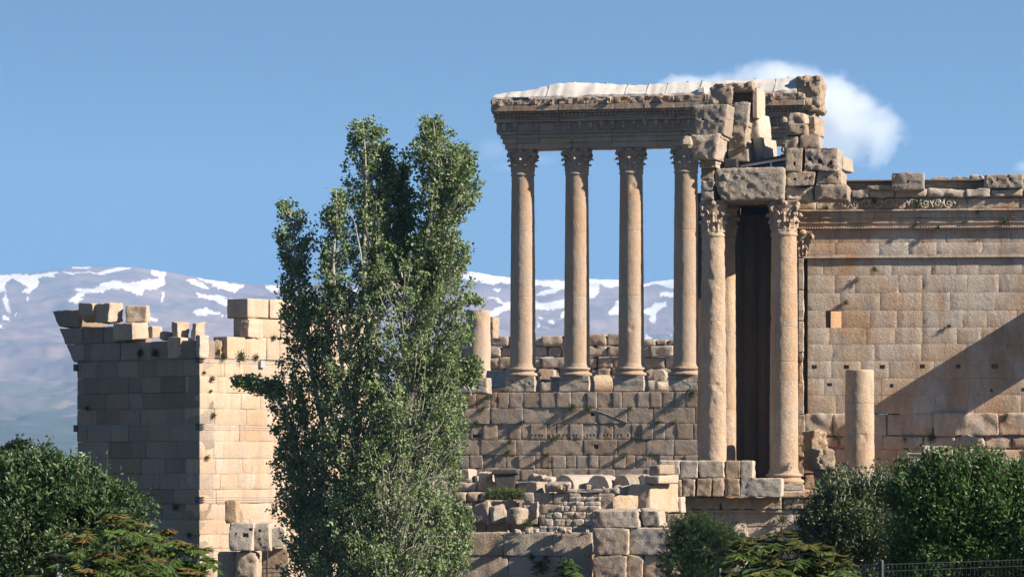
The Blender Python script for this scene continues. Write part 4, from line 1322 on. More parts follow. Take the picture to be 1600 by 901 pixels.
L_("tall pale slab end with a rounded top on the right of the left pile", 1166, 178, 1187, 218, 212.5, 2.4, 24, pale=True, rough=.06, deform=chamfer(top=.35, left=.1), r=.2)
L_("pale stepped slab end low on the right of the left pile", 1177, 215, 1193, 250, 212.3, 2.8, 24, pale=True, rough=.05, deform=chamfer(top=.3))
L_("flat broken rubble lying on top of the left pile", 1114, 130, 1176, 141.5, 211.5, 1.6, 10, rough=.22, warp=.1, mat='rubble', seg=.12)

def niche_stone():
    t = thing("niche_stone", "highest stone of the left pile, hollowed into a dark niche on its right", "stone block", tuple(P(1146, 184, 212)), G3)
    b = MB(seed=181, freq=2.2)
    Y = 211.5
    block("", "", 1110, 138, 1145, 165, Y, 2.4, 12, mb=b, rough=.16, r=.1, warp=.08, seg=.14)
    b.build("rough_end", M['rubble'], t, smooth=True)
    b = MB(seed=182, freq=2)
    block("", "", 1144, 138, 1178, 143, Y, 2.5, 12, mb=b, rough=.03, r=.03, warp=.01)
    block("", "", 1176, 137, 1183, 184, Y - .05, 3.0, 14, mb=b, rough=.03, r=.03, warp=.01)
    block("", "", 1143, 142, 1178, 184, Y + 1.5, .8, 12, mb=b, rough=.03, r=.03, warp=.01)
    b.build("niche", M['tower'], t)
niche_stone()

def knobbed_cornice():
    t = thing("cornice_stone", "heavy knobbed cornice stone overhanging on the left, dentils along its underside", "cornice stone", tuple(P(1100, 261, 208.5)), G3)
    b = MB(seed=185, freq=2.4)
    block("", "", 1078, 211, 1125, 249, 208.2, 2.4, 16, mb=b, rough=.14, r=.14, warp=.06, seg=.13, deform=chamfer(lower=.22, side=.28))
    block("", "", 1080, 210.5, 1126, 217, 208.4, 2.6, 16, mb=b, rough=.05, r=.05, warp=.03)
    b.build("body", M['block'], t, smooth=True)
    b = MB(seed=186, freq=3)
    c = P(1073, 233.5, 208)
    b.lathe(c, [(.05, 0), (.3, .06), (.42, .3), (.42, .55), (.3, .78), (.05, .84)], 18, rough=.12)
    b.build("knob", M['block'], t)
    b = MB(seed=187, freq=3)
    block("", "", 1092, 249, 1119, 255, 208.9, 2.2, 16, mb=b, rough=.05, r=.05)
    for i in range(6):
        block("", "", 1092.5 + i * 4.5, 254.6, 1096 + i * 4.5, 261.5, 208.8, 2.2, 16, mb=b, rough=.01, r=.02, warp=.0, seg=.3)
    b.build("dentils", M['pale'], t)
knobbed_cornice()
L_("lit upright block end behind the dentils of the knobbed cornice stone", 1119, 214, 1129, 261.5, 210.6, 2.2, 26, pale=True, rough=.05)
for i, (ya, yb, mt, lb) in enumerate(((262, 281, 'rubble', "carved topmost one of three small stones stacked over the ledge-like capital"), (281.5, 298, 'block', "dark grey middle one of three small stones stacked over the ledge-like capital"), (298.5, 313.5, 'block', "lowest of three small stones stacked over the ledge-like capital"))):
    L_(lb, 1094.5, ya, 1115, yb, 209.6, 1.6, 12, mat=mt, rough=.09, warp=.06, group="small stones stacked over the ledge-like capital")

def lintel():
    t = thing("lintel_block", "massive rough carved lintel block bridging the two front temple capitals", "lintel", tuple(P(1172, 314, 209)))
    b = MB(seed=190, freq=4.6)
    def df(q):
        q = q.copy(); tt = np.clip((0.1 - q[:, 2]) / 1.1, 0, 1)
        q[:, 0] = np.where(q[:, 0] < 0, q[:, 0] * (1 - .26 * tt ** 1.5), q[:, 0] * (1 - .06 * tt))
        return q
    block("", "", 1116.5, 262, 1226, 314.5, 209.5, 2.8, 9, mb=b, rough=.08, r=.16, warp=.05, seg=.09, deform=df)
    b.build("body", M['block'], t, smooth=True)
    b = MB(seed=191, freq=3)
    for i in range(6):     # worn bosses under the top ledge
        x = 1128 + i * 16 + rng.uniform(-3, 3)
        block("", "", x, 271, x + rng.uniform(6, 11), 283 + rng.uniform(-2, 2), 209.3, .6, 9, mb=b, rough=.16, r=.14, warp=.12, seg=.1)
    for i in range(8):
        x = 1122 + i * 12.5 + rng.uniform(-3, 3)
        block("", "", x, 284 + rng.uniform(-2, 2), x + rng.uniform(7, 13), 291 + rng.uniform(-2, 6), 209.35, .6, 9, mb=b, rough=.16, r=.12, warp=.1, seg=.1)
    b.build("worn_bosses", M['block'], t, smooth=True)
lintel()

def lean_to():
    t = thing("metal_roof", "dark sloping corrugated metal roof on a white beam between the two piles", "roof", tuple(P(1190, 262, 211)))
    k = 211.5 / F
    fr = Frame(1150, 211.5, 8)
    def bar(mb, xa, ya, xb, yb, th, d0, d1):
        a0, a1 = fr.s(xa), fr.s(xb); z0, z1 = fr.z(1150, ya), fr.z(1150, yb)
        V = [fr.pt(a, d, z) for d in (d0, d1) for a, z in ((a0, z0), (a1, z1), (a1, z1 - th), (a0, z0 - th))]
        mb.add(V, Q=[(0, 1, 2, 3), (7, 6, 5, 4), (0, 4, 5, 1), (1, 5, 6, 2), (2, 6, 7, 3), (3, 7, 4, 0)])
    b = MB()
    for i in range(9):
        xa = 1151 + i * 8.6; xb = xa + 8.4
        ya = 255.5 - (xa - 1151) * .150; yb = 255.5 - (xb - 1151) * .150
        bar(b, xa, ya - .3, xb, yb - .3, .13, -3.5, .4)
    b.build("roof_sheet", M['metal'], t)
    b = MB(); bar(b, 1158, 258.6, 1228, 247.6, .16, .1, .28)
    bar(b, 1203.5, 251.5, 1206.5, 251, .5, .05, .2)
    b.build("beam", M['white'], t)
    b = MB(); b.rbox(fr, fr.s(1160), fr.s(1228), -.4, -.3, fr.z(1150, 263), fr.z(1150, 252), r=.01, seg=1, rough=0)
    b.build("back_panel", M['panel'], t)
lean_to()
block("equipment_box", "dark grey box beside the metal roof above the lintel", 1131, 248.5, 1151, 262, 209.8, 1.2, 12, "box", mat='metal', rough=.0, r=.03, warp=0)

# ---------------------------------------------------------------- temple platform and the low ruins in front
def make_platform():
    t = thing("temple_platform", "stepped stone platform under the front temple columns, a cracked moulding along its top", "platform", tuple(FB.pt(FB.s(1180, 1.6), 1.6, 3)))
    s_ = lambda x, d=1.6: FB.s(x, d)
    z_ = lambda y, d=1.6: FB.z(1225, y, d)
    b = MB(seed=200, freq=1.5)
    b.rbox(FB, s_(1062), s_(1800), -14, 1.35, 2.2, z_(767), r=.05, seg=3, rough=.02, bseg=3)
    masonry(b, FB, s_(1210), s_(1800), [z_(777), z_(766)], 2.6, 1.2, d=1.9, rough=.05, r=.07, prot=.04, seed=31, seg=.2, gap=.02)
    b.build("core", M['temple'], t)
    b = MB(seed=201, freq=1.6)
    masonry(b, FB, s_(1072), s_(1800), [z_(y) for y in (930, 890, 850, 822, 796)], [2.4, 2.6, 3.0, 3.6], 1.2, d=1.55, rough=.045, r=.04, prot=.02, seed=32, seg=.25, gap=.015, back=.3)
    b.build("facing", M['temple'], t, smooth=True)
    b = MB(seed=202, freq=3)
    masonry(b, FB, s_(1068, 2.0), s_(1222, 2.0), [z_(795.5, 2), z_(776.5, 2)], 3.6, 1.2, d=2.0, rough=.11, r=.10, prot=.03, seed=33, seg=.12, gap=.03)
    masonry(b, FB, s_(1224, 1.8), s_(1800, 1.8), [z_(796, 2), z_(778, 2)], 3.6, 1.2, d=1.75, rough=.06, r=.08, prot=.03, seed=34, seg=.18, gap=.03)
    b.rbox(FB, s_(1069), s_(1221), .8, 1.85, z_(800), z_(796), r=.03, seg=.4, rough=.02)
    b.build("moulding", M['temple'], t, smooth=True)
    b = MB(seed=203, freq=3)
    b.rbox(FB, s_(1145), s_(1168), 1.0, 1.95, z_(856), z_(815), r=.15, seg=.1, rough=.16)
    b.build("rubble_core", M['rubble'], t)
make_platform()
PY_ = 206.6
G4 = "low squared blocks at the foot of the pocked column"
row = [((1029, 719, 1061.5, 747), "pale grey block at the left end of the upper row below the pocked column"), ((1063, 719.5, 1090, 747), "grey block second in the upper row below the pocked column"),
       ((1092, 719, 1131, 746.5), "longest grey block of the upper row, right under the pocked column"), ((1132.5, 719.5, 1155.5, 746.8), "squarish bossed block in the upper row under the lit sliver column"), ((1157, 719.5, 1177, 746.8), "end block of the upper row beside the dark doorway"),
       ((1040, 749, 1052.5, 776), "narrow upright block at the left of the lower row below the pocked column"), ((1053.5, 749, 1065, 776), "second narrow upright block of the lower row"), ((1066, 748.5, 1085, 775.5), "orange tinted block in the lower row left of a dark joint"), ((1088.5, 748, 1111, 774.5), "bossed block in the lower row right of a dark joint"),
       ((1112.5, 747.5, 1131, 774.5), "plain block in the lower row under the longest grey block"), ((1132, 747.5, 1155, 774.5), "rough bossed block in the lower row left of the big white block"), ((1156, 746.8, 1221, 775.5), "big white rough-faced block at the right end of the lower row")]
for i, (bb, lb) in enumerate(row):
    block("stone_block", lb, *bb, PY_ + (.35 if i < 5 else 0), 1.8, 9, group=G4, mat='pale' if i in (0, 1, 2, 4, 11) else 'rubble', r=.06, rough=.07, warp=.04)
G5 = "rough stones lying between the front column and the broken stump"
block("broken_stone", "rough squared stone perched on a second one beside the broken stump", 1268, 672, 1294, 702, 211.5, 1.6, -14, "broken stone", G5, mat='rubble', rough=.14, r=.12, warp=.12)
block("broken_stone", "lion-faced lump of broken stone in the middle of the heap beside the stump", 1267, 701, 1304, 735, 211.2, 1.8, -8, "broken stone", G5, mat='rubble', rough=.2, r=.16, warp=.14)
block("broken_stone", "dark grey bucket-shaped stone at the foot of the heap", 1271, 732, 1299, 767, 209.6, 1.4, 12, "broken stone", G5, mat='black', rough=.06, r=.12, warp=.1, deform=chamfer(lower=.2, side=.15))
block("broken_stone", "small orange lump between the dark stone and the broken stump", 1297, 738, 1313, 762, 211, 1.2, 5, "broken stone", G5, mat='tower', rough=.2, r=.2, warp=.2)
block("boulder", "pale rounded boulder lying against the wall foot in the shadow", 1507, 680, 1530, 697, 212.2, 1.2, -15, "boulder", mat='pale', rough=.12, r=.25, warp=.15)

def cornice_fragment():
    t = thing("cornice_fragment", "pale carved cornice fragment with three round bosses above the right-hand bush", "cornice fragment", tuple(P(1455, 724, 205)))
    b = MB(seed=210, freq=3)
    Y = 205
    block("", "", 1440, 697, 1488, 710, Y, 1.2, 5, mb=b, rough=.06, r=.12, mat='pale')
    block("", "", 1417, 707, 1488, 711, Y - .1, 1.2, 5, mb=b, rough=.02, r=.03)
    block("", "", 1417, 715, 1488, 735, Y - .0, 1.2, 5, mb=b, rough=.03, r=.04)
    b.build("body", M['pale'], t, smooth=True)
    b = MB(seed=211)
    for i in range(22):
        block("", "", 1418.5 + i * 3.15, 711, 1420.4 + i * 3.15, 715, Y - .08, .6, 5, mb=b, rough=0, r=.02, seg=.5, warp=0)
    b.build("dentils", M['pale'], t)
    for x in (1447, 1459, 1481):
        b = MB(seed=212, freq=5)
        fr = Frame(x, Y - .05, 5)
        c = fr.pt(0, 0, fr.z(x, 704))
        n = fr.n
        pts = [c + fr.u * (.14 * math.cos(a)) + np.array((0, 0, .14 * math.sin(a))) for a in np.linspace(0, 6.3, 14)]
        b.tube(pts, .06, 6, rough=.02)
        b.build("boss", M['pale'], t)
    block("stone_block", "low fallen block under the carved cornice fragment", 1425, 725, 1500, 760, 205.5, 1.5, 5, mat='temple', rough=.06)
cornice_fragment()
def right_base():
    t = thing("column_base", "moulded column base with a stump of shaft at the right edge of the photo", "column", tuple(P(1612, 752, 209.5)))
    c = P(1612, 752, 209.5); k = 209.5 / F
    b = MB(seed=215); b.lathe(c, base_prof(20 * k, 14 * k), 44, rough=.02); b.build("base", M['pale'], t, smooth=True)
    b = MB(seed=216, freq=2); b.lathe(c + (0, 0, 14 * k), [(20 * k, 0), (19.5 * k, .6), (19.5 * k, 1.2), (19 * k, 34 * k)], 44, rough=.06); b.build("shaft", M['column'], t, smooth=True)
right_base()

def low_walls():
    fr = Frame(800, 194, 10)
    zz = lambda y: fr.z(800, y)
    b = MB(seed=220, freq=1.8)
    masonry(b, fr, fr.s(560), fr.s(925), [zz(y) for y in (960, 930, 868, 831)], [2.2, 2.6, 2.6], 1.5, rough=.05, r=.05, prot=.03, seed=35, seg=.22, gap=.02, back=.3)
    o = b.build("low_wall", M['lowwall'], smooth=True)
    tag(o, "low wall of very large smooth blocks along the bottom, stained dark in streaks", "wall")
    # patch of small stones climbing to the right
    fr2 = Frame(800, 197, 10)
    z2 = lambda y: fr2.z(800, y)
    ys = [832.5, 821.5, 810, 799, 789.5, 782.3, 775.5]
    lox = [843, 850, 850, 868, 878, 886]
    b = MB(seed=221, freq=4)
    for i in range(6):
        masonry(b, fr2, fr2.s(lox[i]), fr2.s(936), [z2(ys[i]), z2(ys[i + 1])], .56, .9, d=-.12 * i, rough=.045, r=.07, prot=.03, seed=40 + i, seg=.1, gap=.035, back=.12)
    o = b.build("small_stone_wall", M['pale'], smooth=True)
    tag(o, "patch of wall built of small grey cobble-sized stones, climbing in steps left of the pier", "wall")
    fr3 = Frame(800, 202.5, 10)
    z3 = lambda y: fr3.z(800, y)
    b = MB(seed=222, freq=2)
    masonry(b, fr3, fr3.s(818), fr3.s(1000), [z3(y) for y in (840, 820, 804, 787, 769.5)], 1.15, 1.2, rough=.06, r=.08, prot=.05, seed=47, seg=.18, gap=.03, back=.3)
    masonry(b, fr3, fr3.s(855), fr3.s(1006), [z3(769), z3(763)], 3, 5, rough=.05, r=.06, prot=.05, seed=48, seg=.3, gap=.03)
    o = b.build("terrace_wall", M['lowwall'], smooth=True)
    tag(o, "brown terrace wall carrying the row of round-topped stones", "wall")
    # left terraces
    fr4 = Frame(740, 204.5, 10)
    z4 = lambda y: fr4.z(740, y)
    b = MB(seed=223, freq=2.4)
    masonry(b, fr4, fr4.s(640), fr4.s(816), [z4(y) for y in (838, 817, 802)], [1.8, 1.6], 1.0, rough=.06, r=.08, prot=.05, seed=51, seg=.16, gap=.03, back=.3)
    o = b.build("terrace_wall", M['lowwall'], smooth=True); tag(o, "shaded lowest terrace wall of short grey blocks under the tumbled boulders", "wall")
    fr4 = Frame(740, 207, 10)
    z4 = lambda y: fr4.z(740, y)
    b = MB(seed=224, freq=3)
    masonry(b, fr4, fr4.s(640), fr4.s(772), [z4(y) for y in (815, 784.5, 768.5)], [1.2, .8], 2.2, rough=.07, r=.11, prot=.06, seed=52, seg=.15, gap=.05, back=.3, warp=.04)
    o = b.build("terrace_wall", M['block'], smooth=True); tag(o, "short row of small dark upright stones left of the grass patch", "wall")
    fr4 = Frame(740, 209.5, 10)
    z4 = lambda y: fr4.z(740, y)
    b = MB(seed=225, freq=2.4)
    masonry(b, fr4, fr4.s(640), fr4.s(860), [z4(y) for y in (800, 768.5, 752.5)], [1.6, 2.2], 2.4, rough=.09, r=.12, prot=.08, seed=53, seg=.16, gap=.05, back=.3, warp=.05)
    o = b.build("terrace_wall", M['pale'], smooth=True); tag(o, "uppermost pale terrace edge, below the black sarcophagus", "wall")
low_walls()

G6 = "huge blocks of the front pier"
for bb, lb, mt in (((925.5, 797, 1000, 823.5), "long dark capping stone with a notched top on the front pier", 'block'), ((1001, 796, 1030, 823.5), "small dark upright capping stone at the right of the front pier", 'block'),
                   ((926.5, 824.5, 982, 866), "smooth brown upper block of the front pier", 'podium'), ((983.5, 824, 1045, 866), "coarse pitted block at the upper right of the front pier", 'pale'),
                   ((926, 867, 977, 905), "lower left block of the front pier beside a narrow block", 'podium'), ((978.5, 866.5, 1004, 905), "narrow upright block between two wide ones at the bottom of the pier", 'podium'), ((1006, 867, 1053, 905), "orange block with a dark gash at the lower right of the pier", 'tower')):
    top_ = bb[1] < 800
    block("stone_block", lb, *bb, 190 - (.0 if not top_ else -.4), 2.4 if not top_ else 2.0, 13 if bb[0] > 980 else 10, group=G6, mat=mt, r=.07 if not top_ else .07, rough=.07 if not top_ else .09, warp=.03 if not top_ else .12,
          deform=(chamfer(top=.14) if bb[0] < 950 and top_ else None), holes=((1032, 884, 7, 2.2),) if bb[0] > 1005 and bb[1] > 860 else ())
block("stone_block", "bottom block of the front pier running down out of the photo", 926, 906, 1056, 960, 189.8, 2.6, 12, group=G6, mat='podium', r=.1)

# round-topped stones, sarcophagus, tumbled blocks
G7 = "round-topped stones lined up on the brown terrace"
def vault(label, x0, x1, yt, yb, Y, L, yaw, seed, mat='pale'):
    fr = Frame(x0, Y, yaw)
    w = fr.s(x1); z0, z1 = fr.z(x0, yb), fr.z(x0, yt)
    n = 16
    V, N = [], []
    st = [0, -.08, -L * .3, -L * .6, -L + .08, -L]
    for d in st:
        q = .96 if d in (0, -L) else 1
        for a in np.linspace(0, math.pi, n):
            sx = w / 2 - math.copysign(abs(math.cos(a)) ** .8, math.cos(a)) * w / 2 * q
            V.append(fr.pt(sx, d, z0 + (z1 - z0) * math.sin(a) ** .9 * q)); N.append(np.array((-math.cos(a) * fr.u[0], -math.cos(a) * fr.u[1], math.sin(a))))
    Q = [(i * n + j, i * n + (j + 1) % n, (i + 1) * n + (j + 1) % n, (i + 1) * n + j) for i in range(len(st) - 1) for j in range(n)]
    c0 = len(V)
    V += [fr.pt(w / 2, 0, z0 + (z1 - z0) * .4), fr.pt(w / 2, -L, z0 + (z1 - z0) * .4)]; N += [fr.n, -fr.n]
    T = [(c0, (j + 1) % n, j) for j in range(n)] + [(c0 + 1, (len(st) - 1) * n + j, (len(st) - 1) * n + (j + 1) % n) for j in range(n)]
    b = MB(seed=seed, freq=2.4); b.add(V, Q=Q, T=T, N=N, amp=.06)
    tag(b.build("round_topped_stone", M[mat], smooth=True), label, "carved stone", G7)
vault("widest round-topped stone, with a long lit back, left in the terrace row", 864, 898, 741, 768, 205, 3.2, 42, 231)
vault("small round-topped stone peeping between the two widest ones", 909, 927, 741, 762, 208.5, 1.6, 35, 232)
vault("round-topped stone with a pale half-moon face in the middle of the terrace row", 917, 952, 741.5, 766, 204, 1.8, 24, 233)
vault("dark half-moon stone touching a lit block, at the right of the terrace row", 957, 984, 740.5, 767, 204.2, 2.6, 38, 234, 'block')
vault("last low round-topped stone of the terrace row beside the tall lit pier", 996, 1010, 741, 760, 204.6, 2.4, 38, 235)
block("broken_stone", "flat scalloped broken stone lying on the terrace left of the round-topped stones", 824, 743, 861, 760, 208.5, 2, 12, "broken stone", mat='pale', rough=.2, r=.2, warp=.15)
block("broken_stone", "low rounded ledge stone in front of the round-topped row", 852, 753, 884, 769, 202, 1.4, 14, "broken stone", mat='rubble', rough=.08, r=.16, warp=.08)

def sarcophagus():
    t = thing("sarcophagus", "black flared stone sarcophagus standing on the upper terrace above the grass", "sarcophagus", tuple(P(789, 762, 208.5)))
    b = MB(seed=240, freq=2)
    block("", "", 772, 740, 806, 763, 208.5, 1.6, 4, mb=b, rough=.02, r=.05, warp=.02, deform=lambda q: np.stack((q[:, 0] * (.86 + .16 * (q[:, 2] + 1) / 2), q[:, 1], q[:, 2]), 1))
    b.build("trough", M['black'], t, smooth=True)
    b = MB(seed=241, freq=2)
    block("", "", 767.5, 733, 810, 740.5, 208.4, 1.7, 4, mb=b, rough=.03, r=.08, warp=.02, deform=lambda q: np.stack((q[:, 0] * (1 - .22 * ((q[:, 2] + 1) / 2) ** 2), q[:, 1], q[:, 2]), 1))
    b.build("lid", M['black'], t, smooth=True)
sarcophagus()
G8 = "tumbled stones on the left terraces"
for bb, Y, dp, yw, lb, mt, ex in (
    ((822, 753, 839, 782.5), 203.2, 1.4, 30, "upright grey stone with a bright lit side at the right of the grass patch", 'block', {}),
    ((815, 783, 839, 808.5), 202.6, 1.9, 30, "wide bright-sided stone under the upright one right of the grass", 'pale', {}),
    ((755, 782, 806, 794), 204.6, 1.6, 10, "flat grey slab lying under the grass patch", 'block', {}),
    ((736, 785, 768, 817), 202, 1.8, 4, "largest tumbled boulder with a flat lit top", 'rubble', dict(warp=.22, r=.12)),
    ((769, 790, 793, 818), 201.6, 1.4, -24, "dark tumbled stone in the middle, between two lit ones", 'block', dict(warp=.2, r=.15)),
    ((790, 793.5, 808, 819), 200.8, 1.3, 32, "rounded tumbled stone with a lit right side", 'rubble', dict(warp=.1, r=.22)),
    ((711, 789, 736, 818), 202.2, 1.6, -20, "shaded tumbled stone half behind the poplar", 'block', dict(warp=.2, r=.15)),
    ((747, 737.5, 769, 753), 210.2, 1.6, 15, "pale squared stone just left of the black sarcophagus", 'pale', dict(warp=.08)),
    ((720, 732, 733, 753), 210.2, 1.3, 22, "tall pale stone close to the poplar on the upper terrace", 'pale', dict(warp=.1)),
    ((742, 743.5, 747, 753), 210, .8, 15, "little pale pebble-like stone between two squared ones", 'pale', dict(warp=.03))):
    block("broken_stone", lb, *bb, Y, dp, yw, "broken stone", G8, mat=mt, rough=.09, **ex)
G9 = "lit wall stubs right of the round-topped stones"
for bb, Y, dp, yw, lb, mt in (
    ((957, 774, 960, 800), 194.5, 3.2, 40, "low lit wall stub behind the notched capping stone", 'rubble'),
    ((966, 758, 970.5, 800), 198, 2.6, 40, "narrow pale lit wall stub left of the tall brown pier stone", 'pale'),
    ((981, 755, 1015, 800), 196.5, 4.2, 27, "tall brown pier stone with a wide lit right side", 'tower'),
    ((1013, 726, 1031, 741.5), 196.3, 2.2, 27, "dark stone crowning the tall brown pier", 'block'),
    ((1006, 741.5, 1030, 756), 196.1, 2.8, 27, "block under the dark crowning stone of the brown pier", 'pale'),
    ((1040, 776, 1065, 801), 203.5, 2, 10, "plain pale block low beside the lit pier, above the feathery bush", 'tower'),
    ((1040, 802, 1062, 830), 203.5, 2, 10, "lowest pale block beside the lit pier, half behind the feathery bush", 'tower'),
    ((932, 771, 960, 800), 197, 1.5, 14, "rough sloping stone on top of the small stone wall", 'rubble'),
    ((943, 762, 967, 772), 199.5, 1.2, 12, "flat dark slab lying behind the lit wall stubs", 'block')):
    block("wall_stub", lb, *bb, Y, dp, yw, "wall stub", G9, mat=mt, rough=.06, r=.09)
block("stone_slab", "whitish slab low among the bushes right of the front pier", 1092, 856, 1162, 905, 192, 2, 10, "stone slab", mat='pale', rough=.05)

# ---------------------------------------------------------------- corner tower on the left
FA = Frame(312, 200, 40)       # shaded face
FT = Frame(312, 200, -50)      # sunlit face
def make_tower():
    t = thing("corner_tower", "tall ruined ashlar corner, its left face in shade and its right face sunlit", "tower", tuple(FA.pt(0, 0, 3.5)))
    za = lambda y: FA.z(312, y)
    yl = [960, 930, 905, 880, 857, 835, 812, 787, 764.5, 740, 716, 689, 662.5, 637.5, 612.5, 587, 560]
    zl = [za(y) for y in yl]
    sl = FA.s(120.5)
    b = MB(seed=300, freq=1.4)
    masonry(b, FA, sl, 0, zl, 1.8, 1.2, rough=.02, r=.018, prot=.02, seed=61, seg=.3, gap=.008, back=.35)
    # left corner return and upper shaded course
    masonry(b, FA, FA.s(116), -.25, [za(560), za(531)], 2.1, 1.6, d=.06, rough=.03, r=.04, prot=.03, seed=62, seg=.3, gap=.012, back=.4,)
    b.build("shaded_wall", M['tower_shade_grey'], t, smooth=True)
    b = MB(seed=301, freq=1.4)
    sr = FT.s(590)
    holes = [(FT.s(326), FT.s(328.5), za(772), za(769.5), .3)]
    masonry(b, FT, .004, sr, zl, 2.1, 1.2, rough=.018, r=.016, prot=.016, seed=63, seg=.3, gap=.007, holes=holes, back=.35)
    px = lambda y: FT.z(400, y)
    masonry(b, FT, FT.s(355), sr, [za(559.5), px(527)], 1.7, 1.2, rough=.03, r=.05, prot=.03, seed=64, seg=.25, gap=.015, back=.4)
    masonry(b, FT, FT.s(388), sr, [px(526.5), px(497)], 2.0, 1.3, rough=.03, r=.06, prot=.04, seed=65, seg=.25, gap=.02)
    masonry(b, FT, FT.s(387), FT.s(470), [px(496.5), px(466)], 2.0, 1.8, rough=.04, r=.07, prot=.04, seed=66, seg=.25, gap=.02)
    masonry(b, FT, FT.s(470), sr, [px(496.5), px(480)], 2.0, 1.5, rough=.04, r=.07, prot=.04, seed=67, seg=.25, gap=.02)
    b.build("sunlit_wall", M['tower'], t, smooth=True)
    # flared end of the cornice
    def flare(mb, y1, y0, xl_b, xl_t, xr, d0, d1, joints, seed):
        z0, z1 = za(y1), za(y0)
        cuts = [FA.s(xl_t)] + [FA.s(j) for j in joints] + [FA.s(xr)]
        for i, (p, q) in enumerate(zip(cuts[:-1], cuts[1:])):
            def df(v, i=i, p=p, q=q):
                v = v.copy(); t_ = (1 - v[:, 2]) / 2
                if i == 0:
                    sh = (FA.s(xl_b) - FA.s(xl_t)) / ((q - p) / 2)
                    v[:, 0] = v[:, 0] + sh * t_ * (1 - v[:, 0]) / 2
                return v
            mb.rbox(FA, p + .01, q - .01, -2.0, d0 + rng.uniform(-.03, .03), z0 + .01, z1 - .01, r=.07, seg=.2, rough=.05, warp=.03, deform=df)
    c = MB(seed=303, freq=2)
    flare(c, 531, 504.5, 104, 95.5, 200, .12, 0, (131, 163), 1)
    flare(c, 559.6, 531.5, 116, 104, 133, .10, 0, (), 2)
    c.build("cornice_course", M['tower_shade_grey'], t, smooth=True)
    c = MB(seed=304, freq=2)
    flare(c, 504, 476, 95.5, 84.5, 128, .2, 0, (), 3)
    c.build("flared_cornice", M['tower_shade_grey'], t, smooth=True)
make_tower()
G10 = "blocks left standing on the tower top"
def tb(label, bb, Y, dp, yaw=40, name="stone_block", **kw):
    kw.setdefault('mat', 'tower'); kw.setdefault('rough', .08); kw.setdefault('warp', .09)
    return block(name, label, *bb, Y, dp, yaw, "stone block", G10, **kw)
def Yat(px): return FA.pt(FA.s(px), 0, 0)[1]
def rounded_bracket():
    b = MB(seed=310, freq=2.5)
    def df(q):
        q = q.copy(); t_ = np.clip((.35 - q[:, 2]) / 1.35, 0, 1)
        q[:, 1] = np.where(q[:, 1] > 0, q[:, 1] - 1.0 * t_ ** 2.0, q[:, 1]); q[:, 0] *= (1 - .22 * t_ ** 2)
        return q
    block("", "", 121, 474, 144.5, 503.5, Yat(133) - .7, 1.1, 40, mb=b, rough=.05, r=.1, deform=df, seg=.12)
    o = b.build("stone_bracket", M['tower'], smooth=True); tag(o, "rounded bracket-shaped cornice stone with a lit curved side near the tower's left end", "stone bracket", G10)
rounded_bracket()
tb("cubic top stone with a broad lit side and small holes, right of the rounded bracket", (148, 472, 170, 503.5), Yat(170) - .05, 1.25)
tb("greyer stone at the right end of the tower's top course", (194, 476, 229, 504), Yat(200) + .6, 1.4, yaw=2)
tb("stone with a lit side at the right end of the course below the top one", (176, 504.5, 205, 530.5), Yat(205) - .1, 1.35)
tb("small lit stone against the right end of the upper courses", (232, 509.5, 237, 528), Yat(236) + 1.4, .9)
tb("low sloped stone lying on the tower top between the two stacks", (249, 517.5, 258, 531), Yat(258) + .3, .9, warp=.1)
tb("left stone of the two side by side on the middle of the tower top", (268, 502.5, 279, 530), Yat(278) + .5, .95, deform=chamfer(lower=.2))
tb("right stone of the two side by side on the middle of the tower top", (298, 504.5, 306, 530), Yat(300) + .9, .8)
tb("broken dark course stones behind the corner post on the tower top", (262, 527, 281, 559), Yat(280) + .3, 1.2, warp=.08)
tb("pale upright post stone at the very corner of the tower", (305.5, 523, 312.5, 558.5), 199.9, .8, mat='pale', warp=.03)
tb("rough broken stone just right of the pale corner post", (328, 532, 344, 559), 201.6, 1.0, yaw=5, mat='rubble', rough=.16, warp=.1)
tb("dark leaning stone left of the raised block stack", (374, 500, 389, 528), 203.2, 1.6, yaw=30, warp=.08, deform=chamfer(left=.25))

# braces clamped round the tower corner, with their tie wires
for i, y in enumerate((561, 666, 780)):
    z = FA.z(312, y)
    t = thing("corner_brace", ["top steel brace clamped round the tower corner with thin tie wires", "middle steel brace clamped round the tower corner", "lowest steel brace clamped round the tower corner"][i], "brace", tuple(FA.pt(0, 0, z)), "steel braces clamped round the tower corner")
    b = MB()
    for k in (-.14, 0, .14):
        b.rbox(FA, -.26, .10, .03, .13, z + k - .045, z + k + .045, r=.01, seg=1, rough=0)
        b.rbox(FT, -.10, .26, .03, .13, z + k - .042, z + k + .042, r=.01, seg=1, rough=0)
    b.build("clamp", M['metal'], t)
    for k in (-.14, 0, .14):
        b = MB()
        b.tube([FT.pt(.26, .09, z + k), FT.pt(FT.s(520), .09, z + k)], .011, 4)
        b.tube([FA.pt(-.26, .09, z + k), FA.pt(FA.s(119), .09, z + k)], .011, 4)
        b.build("tie_wire", M['steel'], t)
for i, y in enumerate((569, 667)):
    b = MB(); z = FA.z(312, y)
    b.rbox(FA, FA.s(117), FA.s(122), -.3, .14, z - .22, z + .2, r=.02, seg=1, rough=0)
    tag(b.build("anchor_plate", M['metal']), ["upper dark anchor plate on the tower's left edge", "lower dark anchor plate on the tower's left edge"][i], "anchor", "dark anchor plates on the tower's left edge")
b = MB(); z = FA.z(312, 566); b.rbox(FT, FT.s(404), FT.s(411), .03, .2, z - .22, z + .22, r=.02, seg=1, rough=0)
tag(b.build("junction_box", M['steel']), "grey box on the tie wires beside the deep vertical joint", "box")

